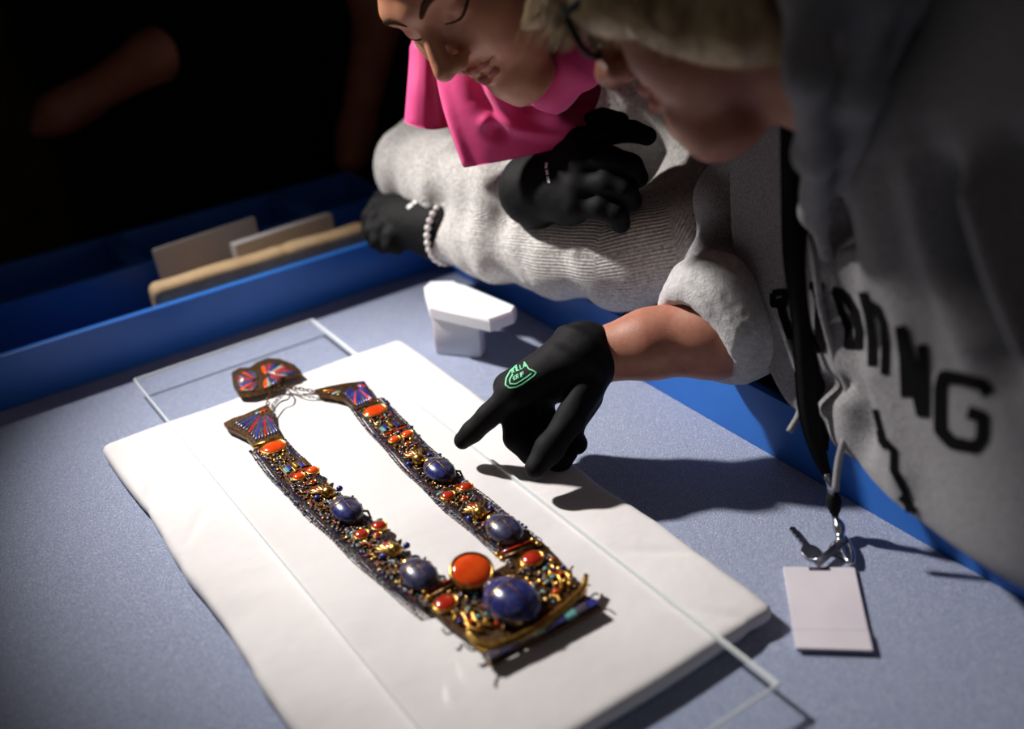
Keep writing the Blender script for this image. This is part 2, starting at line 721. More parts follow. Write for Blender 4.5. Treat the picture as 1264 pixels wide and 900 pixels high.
def catmull(pts, n):
    """resample a list of points (k,m) to n points on a Catmull-Rom curve"""
    pts = np.asarray(pts, float)
    k = len(pts)
    q = np.vstack([2 * pts[0] - pts[1], pts, 2 * pts[-1] - pts[-2]])
    out = []
    for s in np.linspace(0, k - 1, n):
        i = min(int(s), k - 2)
        t = s - i
        a, b, c, d = q[i], q[i + 1], q[i + 2], q[i + 3]
        out.append(0.5 * ((2 * b) + (c - a) * t + (2 * a - 5 * b + 4 * c - d) * t * t + (3 * b - a - 3 * c + d) * t ** 3))
    return np.array(out)


def sheet(grid, nu, nv):
    """grid rows x cols x 3 -> dense (nv,nu,3)"""
    g = np.asarray(grid, float)
    rows = np.stack([catmull(r_, nu) for r_ in g])
    return np.stack([catmull(rows[:, j], nv) for j in range(nu)], 1)


def grid_faces(nv, nu):
    i, j = np.meshgrid(np.arange(nv - 1), np.arange(nu - 1), indexing='ij')
    a = (i * nu + j).ravel()
    return np.stack([a, a + 1, a + nu + 1, a + nu], 1)


def to_px(v):
    q = (np.asarray(v) - CAM) @ AX
    t = -q[:, 2]
    return np.stack([632 + q[:, 0] / t * F_PX, 450 - q[:, 1] / t * F_PX, t], 1)


def bvh_of(obs):
    vs_, fs_ = [], []
    for o in obs:
        k = len(vs_)
        org = origin_of(o)
        vs_ += [tuple(np.array(v.co) + org) for v in o.data.vertices]
        fs_ += [tuple(i + k for i in pl.vertices) for pl in o.data.polygons]
    return BVHTree.FromPolygons(vs_, fs_)


def decal(strokes, tree, name, mat, parent, lift=0.0006, default=None):
    """print lying on a surface: each stroke = (points, half width in px); the outline is dropped onto the cloth"""
    mb = MB()
    for pts, hw in strokes:
        pts = np.asarray(pts, float)
        seg = np.linalg.norm(np.diff(pts, axis=0), axis=1)
        s = np.concatenate([[0], np.cumsum(seg)])
        n = max(3, int(s[-1] / 2.0))
        q = np.stack([np.interp(np.linspace(0, s[-1], n), s, pts[:, i]) for i in (0, 1)], 1)
        d = np.gradient(q, axis=0)
        d /= np.linalg.norm(d, axis=1)[:, None] + 1e-9
        nr = np.stack([-d[:, 1], d[:, 0]], 1)
        ws = np.linspace(-1, 1, 5)
        gridv = []
        ok = True
        for i in range(n):
            row = []
            for w in ws:
                px, py = q[i] + nr[i] * w * hw
                dirv = P(px, py, 1.0) - CAM
                dirv /= np.linalg.norm(dirv)
                h = tree.ray_cast(Vector(CAM), Vector(dirv))
                if h[0] is None:
                    row.append(None)
                else:
                    nn = h[1] if h[1].dot(Vector(dirv)) < 0 else -h[1]
                    row.append(np.array(h[0] + nn * lift))
            gridv.append(row)
        for i in range(n - 1):
            for k in range(4):
                c = [gridv[i][k], gridv[i][k + 1], gridv[i + 1][k + 1], gridv[i + 1][k]]
                if any(x is None for x in c):
                    continue
                if max(np.linalg.norm(c[a] - c[(a + 1) % 4]) for a in range(4)) > 0.02:
                    continue
                mb.add(c, [(0, 1, 2, 3)])
    return mb.build(name, mat, parent)
# ------------------------------------------------------------------ the setting
def struct(name, mb, mat):
    o = mb.build(name, mat)
    o['kind'] = 'structure'
    return o


FLOOR_Z = -0.86
struct('floor', MB().box((0.5, 1.5, FLOOR_Z - 0.05), (3.5, 3.5, 0.05)), 'dark_floor')
struct('wall_back', MB().box((0.5, 3.6, 0.6), (3.5, 0.05, 1.5)), 'dark_wall')
struct('wall_right', MB().box((3.2, 1.5, 0.6), (0.05, 2.2, 1.5)), 'dark_wall')

# work table under the tray
tb = thing('work_table', 'grey work table carrying the big blue tray', 'table', (0.2, 0.85, FLOOR_Z))
MB().box((0.2, 0.85, -0.037), (0.53, 0.72, 0.02), bev=0.004).build('table_top', 'table_grey', tb)
for x in (-0.28, 0.68):
    for y in (0.18, 1.52):
        MB().box((x, y, (FLOOR_Z - 0.057) / 2), (0.025, 0.025, (-0.057 - FLOOR_Z) / 2 + 0.0005), bev=0.004).build('leg', 'table_grey', tb)

# blue tray, open compartment with felt liner plus two narrow ones along its far end
RX = 0.728       # inner face of the right rim
RY = 1.285       # inner face of the rim between liner and the long compartment
RH = 0.07
tray = thing('blue_tray', 'large blue compartment tray lined with pale blue sparkly felt', 'tray', (0.2, 0.85, -0.017))
X0, X1, Y0, Y1 = -0.34, RX, 0.10, 1.585
MB().box(((X0 + X1) / 2, (Y0 + Y1) / 2, -0.0105), ((X1 - X0) / 2 + 0.012, (Y1 - Y0) / 2 + 0.012, 0.0065)).build('floor_panel', 'blue_panel', tray)
lin_v, lin_n = [], (60, 66)
MB().box(((X0 + X1) / 2, (Y0 + RY) / 2, -0.002), ((X1 - X0) / 2 - 0.0005, (RY - Y0) / 2 - 0.0005, 0.002)).build('liner', 'liner_felt', tray)


def rim(c, half):
    o = MB().box(c, half, bev=0.0022).build('rim', 'blue_panel', tray)
    return smooth_by_angle(o)


zt = (RH - 0.016) / 2
zh = (RH + 0.016) / 2
rim((X1 + 0.006, (Y0 + Y1) / 2, zt), (0.006, (Y1 - Y0) / 2 + 0.012, zh))
rim((X0 - 0.006, (Y0 + Y1) / 2, zt), (0.006, (Y1 - Y0) / 2 + 0.012, zh))
rim(((X0 + X1) / 2, Y0 - 0.006, zt), ((X1 - X0) / 2, 0.006, zh))
rim(((X0 + X1) / 2, Y1 + 0.006, zt), ((X1 - X0) / 2, 0.006, zh))


def divider(c, half):
    return smooth_by_angle(MB().box(c, half, bev=0.0022).build('divider', 'blue_panel', tray))


dz = (RH - 0.004) / 2
dh = (RH + 0.004) / 2
divider(((X0 + X1) / 2, RY + 0.006, dz), ((X1 - X0) / 2, 0.006, dh))
divider(((X0 + X1) / 2, 1.452, dz), ((X1 - X0) / 2, 0.007, dh))
for x in (0.33, 0.60, -0.05):
    divider((x, (1.459 + 1.585) / 2, dz), (0.014, (1.585 - 1.459) / 2, dh))

# padded board under white cloth
BX0, BX1, BY0, BY1, BZ = 0.159, 0.545, 0.447, 1.094, 0.0185
bc = np.array([(BX0 + BX1) / 2, (BY0 + BY1) / 2, BZ / 2])
bh = np.array([(BX1 - BX0) / 2, (BY1 - BY0) / 2, BZ / 2])
_rb = rbox(bc, bh, 0.0075)


def board_fn(p):
    q = (p - bc) / bh
    edge = np.maximum(np.abs(q[:, 0]), np.abs(q[:, 1])) ** 6
    d = _rb(p) + lumps(p, 34, 3) * 0.0016 * (0.15 + edge) + lumps(p * [1, 1, .2], 90, 4) * 0.0006 * edge
    # wrap folds near the two left corners and the front edge
    for (x, y, a, w, am) in ((0.175, 0.97, 1.1, 0.012, 0.0018), (0.19, 0.88, 0.9, 0.01, 0.0014), (0.5, 0.47, 2.2, 0.01, 0.002), (0.52, 0.56, 2.4, 0.012, 0.0015)):
        s = (p[:, 0] - x) * math.sin(a) - (p[:, 1] - y) * math.cos(a)
        l = (p[:, 0] - x) * math.cos(a) + (p[:, 1] - y) * math.sin(a)
        d += am * np.exp(-(s / w * 2) ** 2 - (l / 0.05) ** 2)
    return np.maximum(d, p[:, 2] - BZ)


bo = sdf_ob('padded_board', board_fn, bc - bh - 0.01, bc + bh + 0.01, 0.0032, 'board_cloth', None, (bc[0], bc[1], 0))
tag(bo, 'flat padded board wrapped in white cloth lying on the felt', 'board')

# clear acrylic sheet on the board
GX0, GX1, GY0, GY1, GZ0, GZ1 = 0.234, 0.478, 0.384, 1.211, 0.0187, 0.0232
v = [(x, y, z) for z in (GZ0, GZ1) for x, y in ((GX0, GY0), (GX1, GY0), (GX1, GY1), (GX0, GY1))]
gs = thing('acrylic_sheet', 'clear acrylic sheet lying on the white board under the necklace', 'sheet', ((GX0 + GX1) / 2, (GY0 + GY1) / 2, GZ0))
mesh_ob('pane', v, [(3, 2, 1, 0), (4, 5, 6, 7)], 'acrylic', gs, False)
e = MB()
ew = 0.0012
for (a, b) in (((GX0, GY0), (GX1, GY0 + ew)), ((GX1 - .0026, GY0), (GX1, GY1)), ((GX0, GY1 - ew), (GX1, GY1)), ((GX0, GY0), (GX0 + ew, GY1))):
    MB().box(((a[0] + b[0]) / 2, (a[1] + b[1]) / 2, (GZ0 + GZ1) / 2), ((b[0] - a[0]) / 2, (b[1] - a[1]) / 2, (GZ1 - GZ0) / 2 + 0.0001)).build('cut_edge', 'acrylic_edge', gs)

# loose white foam offcuts on the felt near the corner
fa, fb = T(537, 437, 0.0), T(594, 443, 0.0)
d_ = (fb - fa) / np.linalg.norm(fb - fa)
nrm = np.array([-d_[1], d_[0], 0])
w_ = np.linalg.norm(fb - fa)
blk = (fa + fb) / 2 + nrm * 0.012 + [0, 0, 0.027]
o = MB().box(blk, (w_ / 2, 0.012, 0.027), np.array([d_, nrm, [0, 0, 1]]), bev=0.004).build('foam_block', 'foam_white', None, loc=(blk[0], blk[1], 0))
smooth_by_angle(o)
tag(o, 'white foam block standing on the felt with a foam strip leaning on top', 'foam')
out = [(523, 352), (530, 346), (560, 345), (637, 377), (633, 384), (604, 394), (560, 384), (530, 377)]
rows = []
z_ = 0.0585
pl = [T(x, y, z_ + 0.013) for x, y in out]
o = MB().prism([q[:2] for q in pl], z_ - 0.0045, z_ + 0.012, 0.003).build('foam_strip', 'foam_white', None, loc=(blk[0], blk[1], z_ - 0.0045))
tag(o, 'flat white foam strip resting on top of the foam block', 'foam')

# things kept in the long compartment
def slab(name, label, a, b, hgt, th, mat, cat, lean=0.0, z0=0.0):
    a = np.array(a); b = np.array(b)
    d = b - a; L = np.linalg.norm(d); d /= L
    n = np.array([-d[1], d[0], 0.0])
    up = np.array([0, 0, 1.0]) * math.cos(lean) + n * math.sin(lean)
    n2 = np.cross(d, up) * -1
    c = (a + b) / 2 + up * hgt / 2
    c[2] += z0
    o = smooth_by_angle(MB().box(c, (L / 2, th / 2, hgt / 2), np.array([d, n2, up]), bev=0.003).build(name, mat, None, loc=(c[0], c[1], z0)))
    return tag(o, label, cat)


slab('foam_sheet', 'thin off-white foam sheet leaning in the long compartment', (0.345, 1.405, 0), (0.505, 1.425, 0), 0.098, 0.008, 'foam_dull', 'foam', 0.12, 0.001)
slab('foam_slab', 'thick off-white foam slab beside the thin foam sheet', (0.445, 1.372, 0), (0.605, 1.385, 0), 0.088, 0.02, 'foam_dull', 'foam', 0.10, 0.001)
ka, kb = T(192, 368, 0.072), T(462, 287, 0.072)
ka, kb = ka + [0, .022, 0], kb + [0, .022, 0]
kd = (kb - ka) / np.linalg.norm(kb - ka)
kn = np.array([-kd[1], kd[0], 0])
kc = (ka + kb) / 2
kl = np.linalg.norm(kb - ka) / 2
kA = np.array([kd, kn, [0, 0, 1.0]])
_kb = rbox((kc[0], kc[1], 0.041), (kl, 0.019, 0.041), 0.012, kA)


def kraft_fn(p):
    return _kb(p) + lumps(p, 60, 11) * 0.0016 + 0.0018 * np.exp(-(((p - kc) @ kd - 0.03) / 0.006) ** 2)


o = sdf_ob('kraft_bundle', kraft_fn, *bounds([ka - [.03, .03, .08], kb + [.03, .03, .02], [kc[0], kc[1], -0.01]], 0.01), 0.004, 'kraft', None, (kc[0], kc[1], 0))
tag(o, 'long bundle wrapped in kraft paper lying behind the tray divider', 'bundle')
# ------------------------------------------------------------------ people
def frame(F, U, o):
    F = np.asarray(F, float); F /= np.linalg.norm(F)
    U = np.asarray(U, float)
    U = U - (U @ F) * F
    U /= np.linalg.norm(U)
    return np.array([F, np.cross(U, F), U]), np.asarray(o, float)


def head_fn(smile=0.0, jowl=0.0, nose=1.0, tip=0.0):
    S = (-1, 1)
    skull = union(0.03, ell((-.015, 0, .035), (.098, .077, .088)), ell((.022, 0, -.035), (.064, .058, .086)))
    soft = [cap((-.012, s * .052, -.05), (.058, s * .012, -.102), .02 + jowl * .006, .015) for s in S]
    soft += [sph((.064, 0, -.1), .0195)]
    soft += [sph((.05, s * .043, -.024), .024) for s in S]
    soft += [ell((.055, s * .036, -.05 + smile * .006), (.024 + smile * .002, .022, .026)) for s in S]
    soft += [cap((.07, s * .042, .024), (.078, s * .008, .02), .0125) for s in S]
    soft += [ell((.045, 0, -.125), (.03, .03, .012 + jowl * .012))]
    body = union(0.018, skull, *soft)
    socket = [ell((.096, s * .033, .001), (.013, .0175, .0105)) for s in S]
    body = carve(0.012, body, *socket)
    lids = [ell((.0685, s * .033, 0), (.0135, .0165, .0125)) for s in S]
    body = union(0.003, body, *lids)
    nose_ = union(0.008, cap((.083, 0, .008), (.102 + tip, 0, -.033), .0074, .0112 * nose),
                  *[ell((.094 + tip * .5, s * .0125, -.0385), (.0115, .0075, .008)) for s in S])
    body = union(0.007, body, nose_)
    body = carve(0.003, body, *[ell((.099 + tip * .6, s * .0068, -.0475), (.0066, .0036, .0046)) for s in S])
    up_z = -.0595 + smile * .001
    corner = (.072 - smile * .005, .026 + smile * .008, -.066 + smile * .009)
    lx = -.003 * smile
    upper = union(0.004, *[chain([(corner[0], s * corner[1], corner[2]), (.083 + lx, s * .013, up_z - .001), (.0885 + lx, s * .003, up_z - .001)], [.003, .0058, .0056], .004) for s in S])
    lower = union(0.004, *[chain([(corner[0], s * corner[1], corner[2]), (.081 + lx, s * .013, -.0735), (.0865 + lx, 0, -.0755)], [.003, .0056, .0062], .004) for s in S])
    slit = union(0.002, *[chain([(corner[0] + .004, s * corner[1], corner[2]), (.0905 + lx, s * .012, -.0672), (.0955 + lx, 0, -.068)], [.0016, .0024, .0024], .002) for s in S])
    body = union(0.004, body, upper, lower)
    body = carve(0.0035, body, slit)
    if smile > 0:   # fold from nose wing to mouth corner
        body = carve(0.006, body, *[chain([(.0965, s * .022, -.036), (.0905, s * .034, -.054), (.082, s * .038, -.07)], [.002, .003, .002], .002) for s in S])
    ears = [carve(.004, ell((-.008, s * .078, -.008), (.019, .008, .031)), ell((-.004, s * .086, -.004), (.011, .006, .02))) for s in S]
    body = union(0.008, body, *ears)
    return body, union(0.002, upper, lower)


def rib_attr(ob, axes, density=900, n_around=64):
    """store a sleeve coordinate per vertex: ribs running along the limb"""
    me = ob.data
    v = np.empty(len(me.vertices) * 3, np.float32)
    me.vertices.foreach_get('co', v)
    v = v.reshape(-1, 3) + origin_of(ob)
    best = np.full(len(v), 9.0)
    val = np.zeros(len(v))
    for pts in axes:
        pts = [np.asarray(p) for p in pts]
        ref = np.array([0.2, 0.3, 0.93])
        for a, b in zip(pts[:-1], pts[1:]):
            ab = b - a
            L = np.linalg.norm(ab)
            ab = ab / L
            h = np.clip((v - a) @ ab, 0, L)
            q = v - a - h[:, None] * ab
            d = np.linalg.norm(q, axis=1)
            x = np.cross(ab, ref); x /= np.linalg.norm(x)
            y = np.cross(ab, x)
            ang = np.arctan2(q @ y, q @ x)
            better = d < best
            best = np.where(better, d, best)
            val = np.where(better, ang * n_around, val)
    at_ = me.attributes.new('rib', 'FLOAT', 'POINT')
    at_.data.foreach_set('value', val.astype(np.float32))


def glove_hand(wrist, palm, fingers, thumb, k=0.006, extra=(), cuff=None):
    """continuous glove: palm rods, five finger chains"""
    parts = [chain([wrist[0], m_[0]], [wrist[1], m_[1]], 0.01) for m_ in palm]
    pal = union(0.016, *parts)
    fs = [chain(pts, rad, 0.004) for pts, rad in fingers]
    th = chain(thumb[0], thumb[1], 0.008)

    def fn(p):
        d = pal(p)
        for e_ in extra:
            d = smin(d, e_(p), 0.012)
        fd = fs[0](p)
        for g in fs[1:]:
            fd = smin(fd, g(p), 0.0022)
        d = smin(d, fd, k)
        d = smin(d, th(p), 0.007)
        if cuff is not None:
            d = smin(d, cuff(p), 0.006)
        return d + lumps(p, 260, 5) * 0.0003
    pts = [wrist[0]] + [q for m_ in palm for q in [m_[0]]] + [q for f_ in fingers for q in f_[0]] + list(thumb[0])
    return fn, pts


def pp(seq):
    return [P(*q) for q in seq]


# =========================================================== the woman in the grey sweatshirt
wa = thing('person', 'person in grey lettered sweatshirt pointing a black-gloved finger at the necklace', 'person', (0.98, 0.42, FLOOR_Z))
HA, HO = frame(CV(-.79, -.40, -.45), CV(-.45, .89, .0), (0, 0, 0))
HO = P(744, 100, .86) - HA.T @ np.array([.116, 0, -.036])
hf, lipf = head_fn(0.15, 0.5, 1.08, .006)
h2w = lambda q: HO + HA.T @ np.asarray(q, float)
wrist = P(748, 437, 1.085)
elbow = P(945, 398, 1.075)
sho_far = np.array([.80, .66, .36])
sho_near = np.array([.74, .27, .42])
hips = np.array([1.0, .43, .0])
neck0, neck1 = h2w((-.03, 0, -.05)), np.array([.77, .50, .42])
arm = chain([P(700, 455, 1.083), wrist, P(800, 425, 1.08), P(880, 412, 1.076), elbow, sho_far], [.022, .0245, .033, .043, .042, .034], .02)
inner = union(0.05, cap(hips, np.array([.82, .45, .26]), .10, .10), cap(sho_far, sho_near, .03), cap(neck1, np.array([.82, .45, .26]), .038, .085), arm)
neckf = chain([neck0, h2w((-.045, 0, -.12)), neck1], [.052, .048, .040], .02)
hw = local(hf, HA, HO)


def body_a(p):
    d = smin(hw(p), neckf(p), 0.022)
    d = smin(d, inner(p), 0.02)
    return d


ctl = [hips + .12, hips - .12, sho_near - .08, sho_far + .06, h2w((.13, 0, 0)), h2w((-.12, 0, .13)), h2w((0, 0, .14)), h2w((0, .1, 0)), h2w((0, -.1, 0)), P(690, 460, 1.083)]
body = sdf_ob('body', body_a, *bounds(ctl, 0.03), 0.0034, 'skin_ruddy', wa)
# lips and eyes
lf = local(lipf, HA, HO)
sdf_ob('lips', lambda p: np.maximum(lf(p) + .0002, hw(p) - .0009), *bounds([h2w((.08, .05, -.05)), h2w((.08, -.05, -.09)), h2w((.1, 0, -.07))], 0.015), 0.0011, 'lips', body)
for s in (-1, 1):
    MB().dome(h2w((.0775, s * .033, -.0045)), (.0125, .0055, .005), np.array([HA[1], HA[2], HA[0]]), 12, 4, 0).build('eye', 'eye_white', body, True)
    MB().tube([h2w(q) for q in catmull([(.086, s * .012, .021), (.0855, s * .03, .0275), (.0735, s * .05, .022)], 9)], [.002, .003, .0034, .0034, .0032, .003, .0026, .002, .001], 6).build('eyebrow', 'hair_blond', body, True)

# hair: bob with a fringe falling forward
hair_core = union(0.02, ell((-.02, 0, .045), (.106, .089, .093)),
                  *[ell((-.006, s * .072, -.022), (.052, .022, .066)) for s in (-1, 1)],
                  ell((-.065, 0, -.03), (.05, .075, .075)),
                  *[chain([(.055, s * .045, .10), (.092, s * .035, .078), (.104, s * .03, .056)], [.02, .014, .005], .01) for s in (-1, 0, 1)])
hair_cut = carve(0.012, hair_core, ell((.115, 0, -.03), (.075, .066, .078)), cap((.07, .12, -.045), (.07, -.12, -.045), .045))
hl = local(hair_cut, HA, HO)
lock = chain(pp([(648, 34, .85), (672, 8, .84), (700, -8, .825), (755, 2, .79), (840, 18, .755), (925, 36, .735), (975, 52, .735)]), [.003, .010, .017, .022, .024, .022, .014], .02)
hair = sdf_ob('hair', lambda p: smin(hl(p), lock(p), .015) + np.sin(((p - HO) @ HA[1]) * 900 + 3 * lumps(p, 60, 2)) * 0.0008, *bounds([h2w(q) for q in ((.14, 0, 0), (-.15, 0, 0), (0, .12, 0), (0, -.12, 0), (0, 0, .16), (0, 0, -.13))], 0.03), 0.0035, 'hair_blond', wa)
hs = MB()
for i in range(900):
    s = random.choice((-1, 1, 1))
    a = random.uniform(-0.9, 1.25)
    if random.random() < 0.3:   # fringe
        y = random.uniform(-.055, .06)
        st = (.03 + random.uniform(-.02, .02), y * .8, .132)
        en = (.108 + random.uniform(-.012, .014), y + random.uniform(-.012, .012), .045 + random.uniform(-.016, .02))
        mid = (.088 + random.uniform(-.006, .004), y, .104)
    else:
        x = random.uniform(-.085, .062)
        st = (x * .6 - .01, s * .03, .134 - abs(x) * .2)
        low = -.03 - (0.062 - x) * .75
        en = (x + random.uniform(-.014, .01), s * (.082 + random.uniform(-.006, .012)), max(low, -.105) + random.uniform(-.02, .025))
        mid = (x * .9, s * (.094 + random.uniform(-.002, .006)), .045 + random.uniform(-.01, .01))
    c = catmull([st, mid, en], 6)
    r0 = random.uniform(.0007, .0013)
    hs.tube([h2w(q) for q in c], [r0, r0, r0, r0, r0 * .8, r0 * .2], 3)
for i in range(560):
    a = random.random()
    st = P(740 + 230 * a + random.uniform(-20, 20), -70, .80 - .075 * a)
    x = 640 + 330 * a
    md = P(x + 40 + random.uniform(-14, 14), -18 + 20 * a + random.uniform(-10, 10), .805 - .095 * a)
    en = P(x + random.uniform(-8, 24), 44 + 22 * a + 8 * math.sin(a * 9) + random.uniform(-18, 12), .842 - .125 * a)
    r0 = random.uniform(.0007, .0013)
    hs.tube(catmull([st, md, en], 7), [r0, r0, r0, r0, r0, r0 * .7, r0 * .2], 3)
hs.build('strands', 'hair_blond', hair, True)['kind'] = 'stuff'

# spectacles
sp = thing('eyeglasses', 'black-framed eyeglasses worn by the person in the grey sweatshirt', 'glasses', h2w((.1, 0, -.01)))
rimw = MB()
for s in (-1, 1):
    c = []
    for a in np.linspace(0, 2 * math.pi, 28, endpoint=False):
        q = (abs(math.cos(a)) ** 0.55 * math.copysign(1, math.cos(a)), abs(math.sin(a)) ** 0.55 * math.copysign(1, math.sin(a)))
        c.append(h2w((.1075 - abs(s * .036 + q[0] * .027) * .1, s * .036 + q[0] * .027, -.004 + q[1] * .019)))
    rm = MB().tube(c, .0029, 8, True).build('rim', 'frame_black', sp, True)
    mesh_ob('lens', c, [tuple(range(28))], 'lens', sp, False)
    arm_pts = [h2w((.1005, s * .063, .008)), h2w((.09, s * .071, .008)), h2w((.03, s * .0805, .006)), h2w((-.015, s * .0835, .002)), h2w((-.035, s * .082, -.02))]
    MB().tube(catmull(arm_pts, 14), .0026, 8, flat=1.3).build('temple', 'frame_black', sp, True)
    MB().tube([h2w((.104, s * .008, -.006)), h2w((.1, s * .0105, -.012)), h2w((.097, s * .011, -.016))], .0018, 6).build('nose_pad', 'frame_black', sp, True)
MB().tube(catmull([h2w((.1065, -.0095, .004)), h2w((.111, 0, .008)), h2w((.1065, .0095, .004))], 7), .0024, 8).build('bridge', 'frame_black', sp, True)

# right glove, index finger stretched out
g_pts = dict(
    index=([(636, 484, 1.072), (603, 514, 1.082), (583, 533, 1.090), (571, 544, 1.096)], [.0145, .0122, .0112, .0092]),
    middle=([(629, 478, 1.090), (637, 541, 1.082), (656, 560, 1.082), (684, 560, 1.088)], [.0145, .0128, .0118, .0095]),
    ring=([(643, 482, 1.108), (664, 553, 1.098), (690, 573, 1.094), (702, 560, 1.10)], [.014, .0122, .0112, .0092]),
    pinky=([(662, 492, 1.124), (692, 548, 1.116), (712, 548, 1.11), (709, 535, 1.105)], [.013, .0112, .0105, .009]),
    thumb=([(724, 478, 1.070), (705, 516, 1.056), (678, 554, 1.046), (661, 578, 1.040)], [.019, .0145, .0138, .0112]))
fing = [(pp(g_pts[n_][0]), g_pts[n_][1]) for n_ in ('index', 'middle', 'ring', 'pinky')]
cuff_n = CV(.60, -.0, .0) * 0.0 + CV(.62, .72, -.30)
cuff_c = P(723, 437, 1.084)
cuff = union(0.004, torus(cuff_c, cuff_n, .0315, .0075), torus(cuff_c - cuff_n * .012, cuff_n, .0295, .0075))
gfn, gp = glove_hand((P(722, 440, 1.084), .029), [(fing[0][0][0], .0165), (fing[1][0][0], .0165), (fing[2][0][0], .016), (fing[3][0][0], .015)], fing, (pp(g_pts['thumb'][0]), g_pts['thumb'][1]),
                     extra=[cap(P(724, 490, 1.085), P(708, 520, 1.105), .017, .014)], cuff=cuff)
glove = sdf_ob('glove', gfn, *bounds(gp + [cuff_c], 0.05), 0.0019, 'glove_black', wa)
gtree = bvh_of([glove])
em = [([(638, 451), (630, 458), (625, 467), (624, 475), (629, 479), (637, 478), (645, 474), (652, 469), (659, 464), (662, 460), (657, 457), (653, 456), (650, 451), (647, 447)], 0.75),
      ([(633, 462), (629, 469), (630, 474), (637, 474), (645, 469), (651, 465), (656, 461)], 0.7)]
# small lettering inside the outline, two rows
def letters(rows):
    st = []
    for (x, y, ux, uy, h_, txt) in rows:
        up = (-uy * 0.2 - 0.25, -1.0)
        for ch in txt:
            def q(a, b):
                return (x + ux * a + up[0] * b * h_, y + uy * a + up[1] * b * h_)
            segs = {'I': [[(1, 0), (1, 1)]], 'L': [[(0, 1), (0, 0), (2, 0)]], 'A': [[(0, 0), (1, 1), (2, 0)], [(.5, .4), (1.5, .4)]],
                    'G': [[(2, .9), (.4, 1), (0, .5), (.4, 0), (2, .1), (2, .5), (1.2, .5)]], 'R': [[(0, 0), (0, 1), (1.6, 1), (1.6, .55), (0, .5)], [(.8, .5), (2, 0)]],
                    'P': [[(0, 0), (0, 1), (1.7, 1), (1.7, .5), (0, .45)]]}[ch]
            for sg in segs:
                st.append(([q(*w) for w in sg], 0.55))
            x += ux * (1.8 if ch == 'I' else 3.0)
            y += uy * (1.8 if ch == 'I' else 3.0)
    return st
em += letters([(632.5, 461, 1.28, -.62, 5.2, 'RILLA'), (634, 470, 1.30, -.62, 5.2, 'GRIP')])
decal(em, gtree, 'print', 'print_green', glove, 0.0004)

# sweatshirt front: a cloth sheet hanging from shoulders and chest
rowsA = [
    [(960, -120, .97), (1010, -130, .88), (1080, -150, .78), (1180, -160, .69), (1300, -180, .62), (1480, -200, .58)],
    [(922, 60, 1.01), (985, 50, .91), (1060, 30, .79), (1170, 0, .68), (1300, 0, .61), (1480, 0, .57)],
    [(903, 190, 1.035), (965, 190, .95), (1050, 180, .83), (1160, 170, .71), (1290, 180, .63), (1480, 180, .58)],
    [(906, 300, 1.045), (970, 315, .97), (1050, 335, .87), (1140, 350, .77), (1270, 380, .67), (1480, 400, .60)],
    [(936, 420, 1.045), (990, 440, .985), (1060, 460, .90), (1140, 490, .81), (1260, 550, .71), (1480, 610, .63)],
    [(978, 500, 1.03), (1022, 538, .985), (1075, 590, .92), (1145, 643, .85), (1264, 716, .76), (1480, 800, .67)],
    [(1004, 484, 1.09), (1052, 522, 1.05), (1112, 574, .98), (1185, 635, .91), (1300, 700, .83), (1520, 780, .75)],
    [(1010, 400, 1.12), (1060, 430, 1.10), (1130, 470, 1.06), (1220, 520, 1.0), (1360, 560, .92), (1600, 620, .84)],
    [(985, 200, 1.10), (1060, 200, 1.08), (1140, 200, 1.08), (1240, 200, 1.0), (1400, 200, .92), (1650, 200, .84)],
    [(990, -60, 1.04), (1060, -100, 1.0), (1140, -140, .98), (1240, -180, .9), (1400, -220, .84), (1650, -260, .78)],
    [(965, -135, 1.0), (1020, -150, .93), (1090, -175, .84), (1190, -190, .75), (1320, -215, .68), (1520, -240, .63)],
]
# turn the near edge back towards her side
for i_, r_ in enumerate(rowsA):
    x_, y_, t_ = r_[-1]
    r_.append((x_ + 60, y_, t_ + .11) if i_ < 6 else (x_ + 10, y_, t_ - .03))
NU, NV = 165, 230
gA = sheet([[P(*q) for q in r_] for r_ in rowsA], NU, NV)
vA = gA.reshape(-1, 3)
px = to_px(vA)
gu = np.gradient(gA, axis=1); gv = np.gradient(gA, axis=0)
nrmA = np.cross(gu, gv).reshape(-1, 3)
nrmA /= np.linalg.norm(nrmA, axis=1)[:, None] + 1e-9
front = np.zeros((NV, NU)); front[:int(NV * .56)] = 1
front = front.ravel()
sgn = np.sign(((CAM - vA) * nrmA).sum(1)[(front > 0)].mean())
nrmA *= sgn


def dist_poly(q, poly):
    best = np.full(len(q), 1e9)
    tt = np.zeros(len(q))
    poly = np.asarray(poly, float)
    L = len(poly) - 1
    for i in range(L):
        a, b = poly[i], poly[i + 1]
        ab = b - a
        h_ = np.clip((q - a) @ ab / (ab @ ab), 0, 1)
        d = np.linalg.norm(q - a - h_[:, None] * ab, axis=1)
        tt = np.where(d < best, (i + h_) / L, tt)
        best = np.minimum(best, d)
    return best, tt


